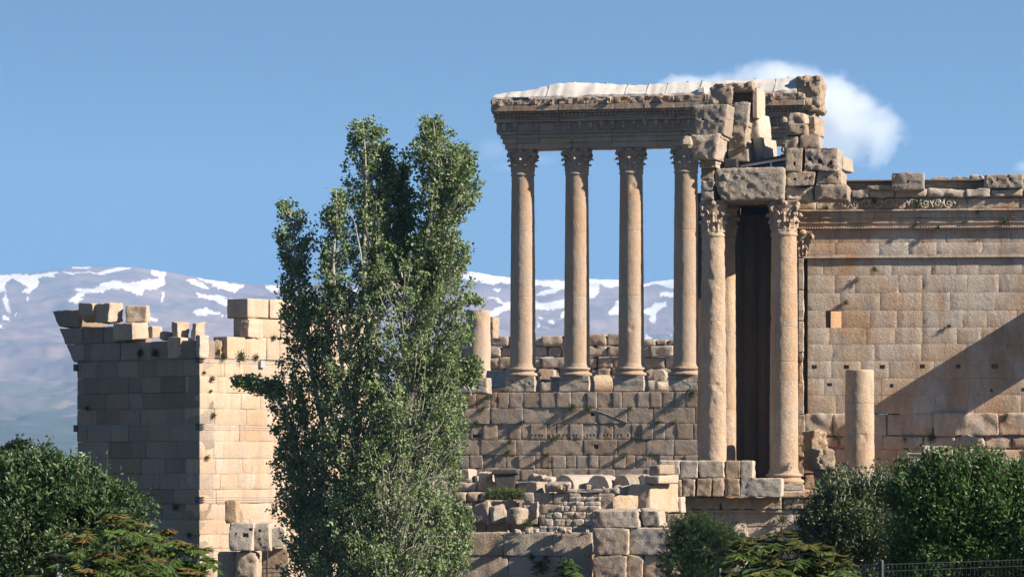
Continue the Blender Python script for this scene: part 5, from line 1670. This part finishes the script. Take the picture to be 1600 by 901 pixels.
# pier of pale blocks at the foot of the sunlit face, with the railing beside it
G11 = "pale blocks of the stub at the foot of the tower"
block("stone_block", "short stump crowning the pale stub at the tower foot", 352, 782, 369, 817, 195.5, 1.4, 4, group=G11, mat='rubble', warp=.05)
block("stone_block", "lit wedge stone leaning behind the stump at the tower foot", 371, 795, 384, 818, 196.6, 1.2, -20, group=G11, mat='tower', deform=chamfer(top=.7))
block("stone_block", "whitish block with a dark socket at the tower foot", 357, 817, 395.5, 860.5, 195.2, 1.9, 6, group=G11, mat='pale', holes=((383, 836, 4.6, 3.2), (368, 834, 1.4, 1.8), (391, 827, 3, 2)), rough=.04)
block("stone_block", "narrow whitish block with three small sockets at the tower foot", 397, 817, 421.5, 860, 195.3, 1.8, 6, group=G11, mat='pale', holes=((405.5, 828, 2.2, 1.8), (406, 841, 1.6, 1.5), (407, 850, 1.4, 2)), rough=.04)
block("stone_block", "greyer block half behind the poplar at the tower foot", 422.5, 824, 444, 854, 195.9, 1.6, 6, group=G11, mat='pale', rough=.04)
block("stone_block", "rough sunlit lump under the whitish block at the tower foot", 369, 861, 402, 905, 195.4, 1.4, 3, group=G11, mat='tower', rough=.12, r=.2, deform=chamfer(lower=-.12, side=-.1))
block("stone_block", "dark shaded base stone left of the sunlit lump at the tower foot", 340, 862, 366, 915, 196.6, 1.6, 6, group=G11, mat='block')
block("stone_block", "low courses behind the railing at the tower foot", 408, 856, 450, 915, 197.5, 1.2, 6, group=G11, mat='podium')
def railing():
    t = thing("railing", "dark iron railing between the pale stub and the poplar", "railing", tuple(P(428, 905, 194)))
    Y = 194; k = Y / F
    for x, y0 in ((417.5, 860), (444, 886)):
        b = MB(); b.tube([P(x, 925, Y), P(x, y0, Y)], .06, 6); b.build("post", M['metal'], t)
    for y in (887, 894, 901, 909):
        b = MB(); b.tube([P(411, y + .5, Y), P(445, y - .5, Y)], .03, 5); b.build("rail", M['metal'], t)
railing()

# ---------------------------------------------------------------- trees and bushes
def unit(v):
    return v / np.maximum(np.linalg.norm(v, axis=-1, keepdims=True), 1e-9)

def rand_dirs(rd, n, up=0.0):
    v = rd.normal(size=(n, 3)); v[:, 2] += up
    return unit(v)

def spray(mb, rd, centres, per, spread, L, W, up=0.3, outward=None, attr=0.0):
    """a clump of blades round each centre"""
    n = len(centres) * per
    C = np.repeat(centres, per, 0) + rd.normal(size=(n, 3)) * spread
    D = rand_dirs(rd, n, up)
    if outward is not None: D = unit(D + np.repeat(outward, per, 0) * .7)
    U = unit(np.cross(D, rand_dirs(rd, n)))
    s = rd.uniform(.65, 1.25, n)
    mb.leaves(C, D, U, L * s, W * s, attr)

def poplar():
    rd = np.random.default_rng(501)
    Y = 150.0
    k = Y / F
    base = np.array((*P(590, 900, Y)[:2], float(ground_z(0, Y)) - .1))
    t = thing("poplar_tree", "tall silvery poplar with several upright crowns and whitish limbs, standing in front of the ruins", "tree", tuple(base))
    # upright plumes: axis (px, py), half width px, depth offset m
    plumes = [
        # (points [(px, py, halfwidth)], depth, twigs)
        ([(568, 186, 8), (572, 205, 28), (574, 230, 34), (571, 265, 30), (575, 300, 36), (580, 345, 42), (585, 400, 48), (590, 470, 50)], 0.0, 190),
        ([(628, 236, 5), (630, 262, 12), (630, 300, 14), (628, 345, 18)], .9, 42),
        ([(598, 222, 5), (603, 248, 16), (606, 280, 17), (606, 310, 18)], .5, 50),
        ([(604, 290, 8), (604, 320, 16), (604, 360, 24), (606, 420, 40)], 1.0, 45),
        ([(674, 190, 12), (678, 208, 36), (690, 238, 54), (702, 275, 56), (703, 312, 50), (690, 345, 42), (678, 385, 40), (662, 440, 48)], -0.4, 280),
        ([(640, 300, 8), (636, 340, 17), (632, 380, 26), (630, 430, 38)], 0.8, 70),
        ([(446, 316, 7), (455, 332, 23), (462, 362, 32), (462, 398, 29), (460, 428, 24), (468, 462, 34), (478, 510, 40), (490, 560, 46)], 0.3, 150),
        ([(527, 298, 5), (530, 316, 20), (528, 352, 25), (524, 392, 27), (520, 440, 30), (522, 490, 36)], -0.6, 110),
        ([(700, 362, 18), (704, 392, 38), (698, 425, 42), (688, 465, 50), (680, 520, 58), (672, 590, 62)], -0.8, 180),
        ([(630, 400, 40), (632, 450, 62), (636, 520, 76), (644, 600, 84), (650, 680, 82)], -1.4, 180),
        ([(556, 420, 34), (552, 480, 54), (550, 560, 68), (556, 650, 82), (560, 730, 90)], -0.8, 180),
        ([(500, 500, 16), (500, 560, 36), (500, 640, 58), (498, 720, 72), (500, 800, 70), (505, 880, 68)], 0.4, 175),
        ([(440, 560, 18), (438, 585, 40), (446, 612, 46), (456, 650, 36), (466, 700, 42), (470, 760, 44), (478, 830, 50), (480, 900, 48)], 0.6, 150),
        ([(372, 592, 6), (384, 596, 17), (404, 600, 22), (425, 606, 24)], 0.2, 60),
        ([(690, 590, 40), (692, 640, 48), (688, 700, 46), (678, 760, 46), (682, 820, 52), (690, 890, 56)], -0.6, 180),
        ([(610, 640, 60), (612, 700, 78), (612, 770, 86), (612, 840, 90), (612, 910, 90)], -1.8, 235),
        ([(560, 760, 70), (556, 820, 84), (556, 900, 90)], -1.2, 150),
        ([(728, 470, 4), (742, 470, 9), (756, 471, 6)], -.6, 10),
        ([(738, 560, 6), (736, 582, 16), (738, 604, 16)], -.8, 22),
        ([(720, 790, 14), (722, 812, 20), (722, 850, 18), (720, 890, 18)], -.6, 40),
    ]
    lv = MB(); tw = MB(freq=3, seed=5)
    for pts, dep, n in plumes:
        A = np.array(pts, float)
        seg = np.linalg.norm(np.diff(A[:, :2], axis=0), axis=1)
        cum = np.concatenate(([0], np.cumsum(seg)))
        # density follows width
        uu = np.linspace(0, cum[-1], 400)
        w_ = np.interp(uu, cum, A[:, 2]) + 3
        cdf = np.cumsum(w_); cdf /= cdf[-1]
        C, O, tips = [], [], []
        for _ in range(int(n)):
            u = np.interp(rd.random(), cdf, uu)
            ax = np.interp(u, cum, A[:, 0]); ay = np.interp(u, cum, A[:, 1]); w = np.interp(u, cum, A[:, 2])
            th = rd.uniform(0, 2 * np.pi); r = w * k * math.sqrt(rd.uniform(.08, 1.0)) * rd.uniform(.8, 1.06)
            end = P(ax, ay, Y) + np.array((math.cos(th) * r, math.sin(th) * r * .9 + dep, 0))
            rise = r * rd.uniform(.9, 1.9) + .25
            ub = min(cum[-1], u + rise / k)
            st = P(np.interp(ub, cum, A[:, 0]), np.interp(ub, cum, A[:, 1]), Y) + np.array((0, dep, -max(0, u + rise / k - cum[-1]) * k * .6))
            st = st + (end - st) * .1
            mid = (st + end) / 2 + np.array((math.cos(th), math.sin(th), 0)) * r * .16 + rd.normal(size=3) * .05
            q = np.linspace(0, 1, 6)[:, None]
            tpts = (1 - q) ** 2 * st + 2 * q * (1 - q) * mid + q ** 2 * end
            tw.tube(tpts, np.linspace(.032, .010, 6), 4)
            nC = max(3, int(2.5 + r * 1.9))
            for f in np.concatenate((rd.uniform(.35, 1.0, nC - 2), rd.uniform(.9, 1.06, 2))):
                p = (1 - f) ** 2 * st + 2 * f * (1 - f) * mid + f ** 2 * end + rd.normal(size=3) * .07
                C.append(p); O.append((math.cos(th) * .6, math.sin(th) * .6, .3))
        C = np.array(C); O = np.array(O)
        spray(lv, rd, C, 12, .115, .155, .13, up=.15, outward=O)
    # limbs
    lb = MB(freq=2, seed=6)
    def limb(px_pts, r0, r1, dep=0.0):
        A = np.array([P(x, y, Y) + np.array((0, dep, 0)) for x, y in px_pts])
        q = np.linspace(0, len(A) - 1, 6 * len(A))
        S = np.stack([np.interp(q, np.arange(len(A)), A[:, i]) for i in range(3)], 1)
        ker = np.array([.25, .5, .25])
        for _ in range(3):
            for i in range(3): S[1:-1, i] = np.convolve(S[:, i], ker, 'same')[1:-1]
        lb.tube(S, .014 + (r0 - .014) * (1 - np.linspace(0, 1, len(S))) ** 1.25, 8, rough=.015)
    limb([(590, 880), (586, 700), (580, 600), (575, 500), (568, 420), (574, 330), (572, 240), (568, 190)], .24, .03, -.7)
    limb([(588, 760), (640, 600), (656, 480), (664, 400), (678, 320), (682, 230), (678, 195)], .20, .03, -1.0)
    limb([(586, 800), (545, 640), (530, 520), (522, 420), (528, 330), (527, 300)], .16, .025, -1.0)
    limb([(584, 830), (510, 690), (482, 560), (466, 450), (460, 370), (447, 320)], .17, .025, .2)
    limb([(584, 560), (577, 500), (572, 455), (566, 400), (556, 350), (545, 318)], .085, .012, -1.2)
    limb([(600, 860), (660, 760), (690, 660), (700, 560), (706, 450), (702, 370)], .14, .02, -.6)
    limb([(520, 860), (470, 760), (450, 660), (430, 610), (380, 596), (356, 590)], .12, .02, .3)
    lb.build("limb", M['bark_white'], t, smooth=True)
    tr = MB(freq=2, seed=7)
    tr.tube([base + (0, 0, 0), base + (0, 0, 2), base + (.05, 0, 4.2), P(590, 850, Y)], [.5, .38, .33, .28], 12, rough=.05)
    tr.build("trunk", M['bark'], t, smooth=True)
    # tangle of bare pale shoots on the right side
    for _ in range(110):
        x0, y0 = rd.uniform(615, 680), rd.uniform(640, 900)
        a = P(x0, y0, Y) + np.array((0, rd.uniform(-2.9, -1.2), 0))
        d = np.array((rd.uniform(-.1, .6), rd.uniform(-.4, .1), rd.uniform(.3, 1.0)))
        L = rd.uniform(.6, 1.9)
        q = np.linspace(0, 1, 7)[:, None]
        bend = np.array((rd.uniform(-.2, .7), rd.uniform(-.3, .2), rd.uniform(-.8, .3)))
        tw.tube(a + d * L * q + bend * (q ** 2) * L * .6, np.linspace(.02, .008, 7), 4)
    tw.build("twigs", M['bark_white'], t)
    lv.build("crown", M['poplar'], t)
poplar()

def bushy_tree(name, label, cat, blobs, Y, n, per, L, W, mat, spread, stems, seed, bark='bark', up=.25, group=None, shell=.55, depth=1.0, droop=0.0, stem_r=.05, shoots=70):
    """crown from overlapping domes (px, py, rx, ry): leaf clumps gathered in lumps towards their outside"""
    rd = np.random.default_rng(seed)
    k = Y / F
    x0 = np.mean([b[0] for b in blobs])
    gx = P(x0, 900, Y)
    base = np.array((gx[0], Y, float(ground_z(gx[0], Y)) - .05))
    t = thing(name, label, cat, tuple(base), group)
    lv = MB(); tw = MB(freq=3, seed=seed)
    area = np.array([b[2] * b[3] for b in blobs], float); area /= area.sum()
    for (px, py, rx, ry), a in zip(blobs, area):
        c = P(px, py, Y)
        m = int(n * a)
        R_ = np.array((rx * k, (rx + ry) / 2 * k * depth, ry * k))
        # lumps
        nl = max(6, m // 9)
        ld = rand_dirs(rd, nl, .15)
        lr = shell + (1 - shell) * rd.random(nl) ** .6
        lc = c + ld * lr[:, None] * R_
        idx = rd.integers(0, nl, m)
        C = lc[idx] + rd.normal(size=(m, 3)) * R_.mean() * .11
        O = ld[idx].copy(); O[:, 2] += -droop
        spray(lv, rd, C, per, spread, L, W, up=up, outward=O)
        for i in rd.choice(nl, min(nl, max(4, nl // 3)), replace=False):
            q = np.linspace(0, 1, 5)[:, None]
            st = c + (0, 0, -R_[2] * .6)
            tw.tube(st + (lc[i] - st) * q + np.array((0, 0, -.15)) * np.sin(q * 3.14) * R_[2], np.linspace(.035, .01, 5) * stem_r / .05, 4)
    for _ in range(shoots):
        px, py, rx, ry = blobs[rd.integers(0, len(blobs))]
        an = rd.uniform(.1, math.pi - .1)
        st = P(px + rx * .7 * math.cos(an), py - ry * .7 * math.sin(an), Y) + np.array((0, rd.uniform(-.8, .4), 0))
        dr = unit(np.array((math.cos(an) * .7, rd.uniform(-.3, .3), math.sin(an) * .8 + .5)))
        L_ = rd.uniform(.5, 1.05) * (rx + ry) / 2 * k * .55 + .12
        q = np.linspace(0, 1, 6)[:, None]
        sp = st + dr * L_ * q + rd.normal(size=3) * .12 * q ** 2
        tw.tube(sp, np.linspace(.012, .004, 6), 4)
        spray(lv, rd, sp[2:] + rd.normal(size=(4, 3)) * .03, 5, spread * .6, L, W, up=up)
    for (px, py) in stems:
        e = P(px, py, Y) + np.array((0, rd.uniform(-.6, .6), 0))
        s = base + np.array(((e[0] - base[0]) * .35, rd.uniform(-.3, .3), 0))
        q = np.linspace(0, 1, 7)[:, None]
        tw.tube(s + (e - s) * q + np.array((rd.normal() * .15, 0, 0)) * np.sin(q * 3.14), np.linspace(stem_r, stem_r * .4, 7), 6, rough=.01)
    tw.build("trunk", M[bark], t, smooth=True)
    lv.build("crown", M[mat], t)
    return t
bushy_tree("walnut_tree", "dense round green tree filling the lower left corner", "tree", [(60, 830, 130, 116), (150, 850, 92, 98), (-40, 850, 120, 110), (200, 880, 48, 62), (20, 760, 70, 46), (110, 775, 66, 44), (160, 795, 46, 44), (70, 740, 50, 30), (90, 930, 190, 80)], 75, 6800, 9, .125, .062, 'walnut', .085, [(60, 830), (130, 840), (0, 840)], 511, droop=.1)
bushy_tree("dark_tree", "small dark twiggy treetop peeping over the round tree at the left edge", "tree", [(32, 722, 26, 20), (24, 716, 14, 16), (48, 722, 14, 10), (36, 710, 10, 14)], 120, 420, 9, .16, .10, 'dark_leaf', .10, [(32, 705), (76, 700), (84, 706)], 512)
bushy_tree("leafy_tree", "dark narrow-leaved bush with bare pale stems in front of the broken stump", "bush", [(1340, 815, 72, 66), (1300, 820, 46, 60), (1385, 830, 44, 80), (1330, 775, 40, 30), (1370, 770, 30, 28), (1280, 850, 40, 50), (1400, 880, 50, 60), (1330, 890, 80, 50)], 76, 2600, 9, .13, .042, 'olive_leaf', .10, [(1330, 800), (1316, 830), (1352, 800), (1388, 820), (1300, 830), (1345, 860), (1398, 800)], 513, bark='bark_white', stem_r=.035)
bushy_tree("leafy_tree", "large bright green bush rising at the lower right corner", "bush", [(1480, 808, 86, 80), (1550, 818, 78, 82), (1620, 830, 70, 90), (1440, 780, 48, 58), (1500, 748, 36, 34), (1462, 740, 22, 28), (1545, 752, 40, 34), (1590, 772, 40, 40), (1420, 752, 22, 22), (1500, 880, 110, 60), (1600, 890, 80, 60)], 70, 6200, 9, .115, .05, 'bright_leaf', .085, [(1480, 800), (1550, 800), (1500, 780), (1600, 800)], 514)

def feather_bush():
    rd = np.random.default_rng(521)
    Y = 178.0; k = Y / F
    base = np.array((*P(1090, 900, Y)[:2], float(ground_z(0, Y)) - .05))
    t = thing("feathery_bush", "soft feathery green bush spilling to the right of the front pier", "bush", tuple(base))
    lv = MB(); tw = MB()
    for px, py, rx, ry, n in ((1075, 840, 36, 32, 300), (1110, 850, 44, 34, 330), (1138, 862, 26, 26, 150), (1060, 885, 30, 40, 260), (1100, 900, 50, 30, 260), (1085, 820, 28, 14, 110)):
        c = P(px, py, Y)
        d = rand_dirs(rd, n, .4)
        e = c + d * (rd.uniform(.45, 1.05, n) ** .7)[:, None] * np.array((rx, (rx + ry) / 2, ry)) * k
        dr = unit(d * (1, 1, .35) + np.array((.35, 0, .25)) + rd.normal(size=d.shape) * .3)
        for p, q in zip(e, dr):
            tw.tube([p - q * .5, p, p + q * .35], [.012, .010, .006], 4)
        m = 26
        f = np.repeat(np.tile(np.linspace(-.55, .45, m), 1)[None, :], n, 0).ravel()[:, None]
        C = np.repeat(e, m, 0) + np.repeat(dr, m, 0) * f * .9
        D = unit(np.repeat(dr, m, 0) * .9 + rand_dirs(rd, n * m) * .8)
        lv.leaves(C, D, unit(np.cross(D, rand_dirs(rd, n * m))), rd.uniform(.14, .26, n * m), .028)
    tw.tube([base, base + (0, 0, 2), P(1090, 850, Y)], [.1, .08, .04], 7)
    tw.build("stem", M['bark'], t)
    lv.build("foliage", M['feather'], t)
feather_bush()

def pinnate_plant(name, label, Y, tips, seed, leafL, leaflet, per_tip, red, cat="shrub", spread_stem=.35, group=None):
    """shoots ending in whorls of long compound leaves; young tips tinged red"""
    rd = np.random.default_rng(seed)
    k = Y / F
    x0 = np.mean([q[0] for q in tips])
    b0 = P(x0, 900, Y)
    base = np.array((b0[0], Y, float(ground_z(b0[0], Y)) - .05))
    t = thing(name, label, cat, tuple(base), group)
    lv = MB(); st = MB()
    C, D, U, LL, WW, TT = [], [], [], [], [], []
    def comp(p, az, el, L, rd_tint):
        d = np.array((math.cos(az) * math.cos(el), math.sin(az) * math.cos(el), math.sin(el)))
        n = 12
        q = np.linspace(0, 1, n)
        rach = p + d * (L * q)[:, None] + np.array((0, 0, -1.0)) * (L * .55 * q ** 2.2)[:, None]
        st.tube(rach, np.linspace(.006, .002, n) * (L / .6), 4, attr=0)
        tan = unit(np.gradient(rach, axis=0))
        side = unit(np.cross(tan, np.array((0, 0, 1.0)) + 1e-6))
        for i in range(2, n):
            sz = leaflet * (0.65 + .5 * math.sin(math.pi * min(1, i / n + .12)))
            for sg in (-1, 1):
                dd = unit(side[i] * sg * .9 + tan[i] * .45 + np.array((0, 0, -.55)) + rd.normal(size=3) * .15)
                C.append(rach[i]); D.append(dd); U.append(unit(np.cross(dd, unit(np.array((0, 0, 1.0)) + rd.normal(size=3) * .25))))
                LL.append(sz); WW.append(sz * .36); TT.append(rd_tint * (0.35 + .65 * i / n) * rd.uniform(.6, 1.1))
        C.append(rach[-1]); D.append(tan[-1]); U.append(side[-1]); LL.append(leaflet * .8); WW.append(leaflet * .3); TT.append(rd_tint)
    for (px, py, yo) in tips:
        tip = P(px, py, Y) + np.array((0, yo, 0))
        s = base + np.array(((tip[0] - base[0]) * spread_stem, yo * .4, 0))
        q = np.linspace(0, 1, 8)[:, None]
        sp = s + (tip - s) * q + np.array(((tip[0] - base[0]) * .12, 0, 0)) * np.sin(q * np.pi)
        st.tube(sp, np.linspace(.022, .008, 8) * (leafL / .6), 5)
        a0 = rd.uniform(0, 6.28)
        for j in range(per_tip):
            age = j / per_tip            # 0 youngest, at the very tip
            p = tip - (tip - sp[-2]) * age * .9
            comp(p, a0 + j * 2.4, .1 + 1.05 - 1.0 * age + rd.normal() * .16, leafL * (.45 + .65 * age) * rd.uniform(.85, 1.15), red * max(0, 1 - age * 2.1))
    lv.leaves(np.array(C), np.array(D), np.array(U), np.array(LL), np.array(WW), np.clip(np.array(TT), 0, 1))
    st.build("stem", M['bark'], t)
    lv.build("foliage", M['ailanthus'], t, attr="tint")
rd_ = np.random.default_rng(9)
tipsL = [(165, 812), (192, 806), (208, 822), (112, 832), (128, 846), (246, 834), (268, 850), (300, 858), (318, 890), (88, 868), (236, 872), (180, 862), (150, 880), (284, 892), (210, 892), (120, 890), (255, 905), (170, 915), (70, 900), (330, 912), (225, 850)]
pinnate_plant("red_tipped_shrub", "red-tipped shrub with long feather-shaped leaves in front of the round tree", 42, [(x, y + 6, rd_.uniform(-1.2, 1.2)) for x, y in tipsL], 531, .52, .165, 8, .6)
tipsR = [(1166, 852), (1186, 846), (1232, 836), (1266, 850), (1292, 858), (1312, 876), (1200, 876), (1252, 884), (1172, 890), (1322, 898), (1216, 905), (1278, 905), (1150, 905)]
pinnate_plant("large_leaved_shrub", "yellowish green shrub with large drooping feather-shaped leaves low right of centre", 34, [(x, y + 8, rd_.uniform(-1, 1)) for x, y in tipsR], 532, .50, .15, 9, .35)
pinnate_plant("small_shrub", "small lone palm-like shrub against the low wall left of the front pier", 186, [(886, 876, 0), (880, 886, .4), (893, 888, -.4), (886, 900, .2)], 533, 1.0, .26, 13, 0)

# green mesh fence in the lower right
def fence():
    px = [1123, 1377, 1612]
    Yp = [42.0, 45.2, 47.4]
    ptop = [P(x, 715 + (11.0 - (11.0 - 0)) , y) for x, y in zip(px, Yp)]
    zt = ZC - 165 / F * 45.2
    t = thing("mesh_fence", "dark green wire mesh fence with round posts along the bottom right", "fence", (ptop[1][0], 45.2, 9.0))
    X = [p[0] for p in ptop]
    X.append(X[-1] + 2.2); Yp.append(49.5)
    for x, y in zip(X, Yp):
        b = MB()
        b.lathe((x, y, 8.8), [(.036, 0), (.036, zt + .03 - 8.8), (.03, zt + .045 - 8.8), (.005, zt + .05 - 8.8)], 12)
        b.build("post", M['fence'], t, smooth=True)
    for i in range(len(X) - 1):
        b = MB()
        a, c = np.array((X[i] + .04, Yp[i], 0)), np.array((X[i + 1] - .04, Yp[i + 1], 0))
        n = int(np.linalg.norm(c - a) / .085)
        for q in np.linspace(0, 1, n):
            p = a + (c - a) * q
            b.tube([p + (0, 0, 9.0), p + (0, 0, zt)], .0021, 4)
        for z in (zt - .01, zt - .10, zt - .55, zt - .65, zt - 1.2):
            b.tube([a + (0, 0, z), c + (0, 0, z)], .0036, 4)
        for q in np.linspace(0, 1, n):   # folded bead along the top
            p = a + (c - a) * q
            b.tube([p + (0, -.004, zt - .01), p + (0, -.05, zt - .055), p + (0, -.004, zt - .10)], .0021, 4)
        b.build("mesh_panel", M['fence'], t)
fence()
def post_cap():
    Y = 55; k = Y / F
    c = P(92.5, 905, Y)
    t = thing("gate_post", "small white post cap showing among the leaves at the lower left", "post", tuple(c))
    fr = Frame(85, Y, 8)
    b = MB(); b.rbox(fr, .0, fr.s(100), -.2, 0, fr.z(85, 886), fr.z(85, 881), r=.01, seg=.1, rough=0); b.build("cap", M['white'], t)
    b = MB(); b.rbox(fr, .02, fr.s(99), -.18, -.02, 8.9, fr.z(85, 886.2), r=.01, seg=.3, rough=0); b.build("shaft", M['white'], t)
post_cap()

# ---------------------------------------------------------------- plants in the masonry
def tuft(label, px, py, fr, d, size_px, seed, kind_='tuft', group="plants rooted in the ruin walls", hang=0.0, n=150):
    rd = np.random.default_rng(seed)
    s = fr.s(px, d); z = fr.z(px, py, d)
    c = fr.pt(s, d, z)
    k = c[1] / F; r = size_px * k
    mb = MB()
    D = rand_dirs(rd, n, .25) ; D = unit(D + fr.n * .7 - np.array((0, 0, hang)))
    C = c + rd.normal(size=(n, 3)) * r * .22 + D * (rd.random(n) * r * .55)[:, None]
    U = unit(np.cross(D, rand_dirs(rd, n)))
    mb.leaves(C, D, U, r * rd.uniform(.3, .6, n), r * rd.uniform(.10, .2, n))
    for q in rd.choice(n, 14): mb.tube([c - fr.n * .05, C[q]], [.012, .006], 3)
    o = mb.build("wall_plant", M[kind_])
    return tag(o, label, "plant", group)
sd = 600
def tufts(fr, d, items, **kw):
    global sd
    for px, py, s, lb in items:
        sd += 1
        tuft(lb, px, py, fr, d, s, sd, **kw)
tufts(FT, .05, ((348, 558, 8, "first small round plant on the tower's sunlit top course, nearest the corner"), (376, 556, 10, "largest round plant on the tower's sunlit top courses"), (399, 558, 7, "round plant on the tower beside the deep vertical joint"), (427, 528, 6, "round plant on the tower under the raised block stack"), (331, 592, 6, "grey green plant on the tower just below the top brace wires"), (319, 582, 4, "tiny plant close to the tower corner below the top brace"), (333, 649, 6, "plant on the tower's sunlit face above the middle brace"), (323, 715, 5.5, "plant on the tower's sunlit face below the middle brace"), (329, 611, 3.5, "tiny sprig on the tower below the grey green plant")))
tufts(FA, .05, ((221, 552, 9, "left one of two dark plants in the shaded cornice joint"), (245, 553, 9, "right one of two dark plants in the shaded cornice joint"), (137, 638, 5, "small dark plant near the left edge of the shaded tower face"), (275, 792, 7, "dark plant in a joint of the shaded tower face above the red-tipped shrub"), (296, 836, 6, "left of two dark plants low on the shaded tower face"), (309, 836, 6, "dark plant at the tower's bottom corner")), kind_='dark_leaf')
tufts(FJ, 1.55, ((762, 620, 5, "hanging plant on the podium under the block with two sockets"), (755, 639, 5, "small plant on the podium joint next to the poplar"), (816, 660, 6, "trailing plant on the podium below the first tall column"), (895, 637, 8, "left half of the green mat on the gable relief's left slope"), (922, 638, 7, "green mat at the peak of the gable relief"), (797, 690, 6, "upper one of a string of plants on the left of the podium"), (795, 706, 6, "lower one of a string of plants on the left of the podium"), (866, 686, 7, "plant hanging under the row of small sockets"), (991, 686, 5, "dark sprig at the right end of the socket row"), (1028, 660, 6, "plant on the podium right of the gable relief"), (1053, 660, 6, "plant on the podium joint nearest the fourth tall column"), (1082, 614, 9, "plant on the podium edge below the fourth tall column's plinth"), (1016, 711, 6, "bright small plant on the podium just above the pale grey block"), (976, 711, 6, "low plant on the podium left of the pale grey block"), (855, 711, 5, "small plant on the podium above the flat scalloped stone"), (745, 662, 7, "plant on the podium joint touching the poplar's edge"), (985, 638, 5, "small sprig on the podium at the right foot of the gable")))
tufts(FB, WD + .35, ((1434, 318, 9, "bushiest plant on the scroll course of the temple wall"), (1366, 315, 6, "thin plant on the scroll course left of the bushiest one"), (1291, 325, 6, "low plant on the scroll course close to the right pile"), (1528, 333, 5, "small plant on the fascias near the right-hand coping block"), (1571, 346, 6, "plant on the fascias at the far right"), (1428, 353, 5, "plant on the bead row under the bushiest one"), (1466, 356, 6, "plant on the bead row in the middle of the temple wall"), (1366, 421, 6, "dry plant under the string course of the temple wall"), (1495, 321, 5, "small plant near the right end of the carved scrolls")))
tufts(FB, WD + .1, ((1322, 473, 5.5, "plant just above the small square window"), (1483, 510, 5, "lone sprig in the middle of the temple wall right of the window"), (1571, 652, 8, "plant at the top of the broken wall foot on the far right"), (1414, 687, 6, "dark plant in the shaded wall foot above the bush"), (1456, 684, 9, "big dark plant in the shaded wall foot left of the boulder"), (1537, 700, 9, "dark plant hanging right of the pale boulder")))
tufts(FB, 1.75, ((1176, 779, 9, "wide plant hanging under the big white block"), (1160, 781, 6, "plant left of the wide one under the lower row of blocks"), (1098, 777, 6, "shaded plant under the dark joint of the lower row"), (1226, 778, 8, "yellowish plant at the right end of the big white block"), (1223, 812, 11, "spiky yellow plant rooted in the platform wall"), (1256, 700, 6, "plant between the front column and the rough stones"), (1306, 682, 8, "green plant between the rough stones and the broken stump")))
tufts(Frame(800, 194, 10), .05, ((831, 870, 7, "dark plant in the joint of the low wall, left one"), (853, 871, 5, "dark plant in the joint of the low wall, nearest the palm-like shrub"), (824, 819, 10, "bright green plant on the wall left of the small stones"), (846, 885, 16, "pale grassy plant at the bottom left of the palm-like shrub"), (860, 799, 6, "little green plant beside the small stone wall")))

def grass_patch():
    rd = np.random.default_rng(701)
    mb = MB()
    n = 2600
    px = rd.uniform(762, 820, n); py = 784 - rd.random(n) ** 1.3 * 16
    C = np.array([P(a, b, 206.5 - (784 - b) * .0 + rd.uniform(-1.6, .6)) for a, b in zip(px, py)])
    D = rand_dirs(rd, n, 1.3)
    mb.leaves(C, D, unit(np.cross(D, rand_dirs(rd, n))), rd.uniform(.18, .5, n), .05)
    kind(mb.build("grass", M['grass']), 'stuff')
    b = MB(seed=9, freq=1)
    fr = Frame(758, 205.2, 10)
    b.rbox(fr, 0, fr.s(822), -3, 0, fr.z(758, 800), fr.z(758, 781), r=.3, seg=.25, rough=.15)
    kind(b.build("soil_bank", M['rubble']))
grass_patch()

# ---------------------------------------------------------------- small loose stones on the terraces
def loose_stones():
    rd = np.random.default_rng(811)
    spots = [(rd.uniform(720, 812), 817.5, 203.6, 'a') for _ in range(7)] + [(rd.uniform(735, 920), 831.5, 193.2, 'b') for _ in range(10)] + [(rd.uniform(705, 765), 753, 208.9, 'c') for _ in range(6)] + [(rd.uniform(862, 1000), 764, 201.8, 'd') for _ in range(9)]
    lab = {'a': "small loose stone lying at the foot of the tumbled boulders", 'b': "small loose stone lying on top of the low wall of very large blocks", 'c': "small loose stone on the upper pale terrace left of the sarcophagus", 'd': "small loose stone in front of the round-topped stones"}
    for px, py, Y, g in spots:
        w = rd.uniform(4, 10); h = w * rd.uniform(.45, .9)
        block("loose_stone", lab[g], px, py - h, px + w, py + 1, Y, w * Y / F * rd.uniform(.6, 1.1), rd.uniform(-25, 30), "stone", "small loose stones, " + {'a': "under the tumbled boulders", 'b': "on the low wall", 'c': "on the upper terrace", 'd': "before the round-topped stones"}[g], mat=['rubble', 'pale', 'block'][rd.integers(0, 3)], rough=.05, r=.04, warp=.06, seg=.1, seed=int(px * 13 + py))
loose_stones()
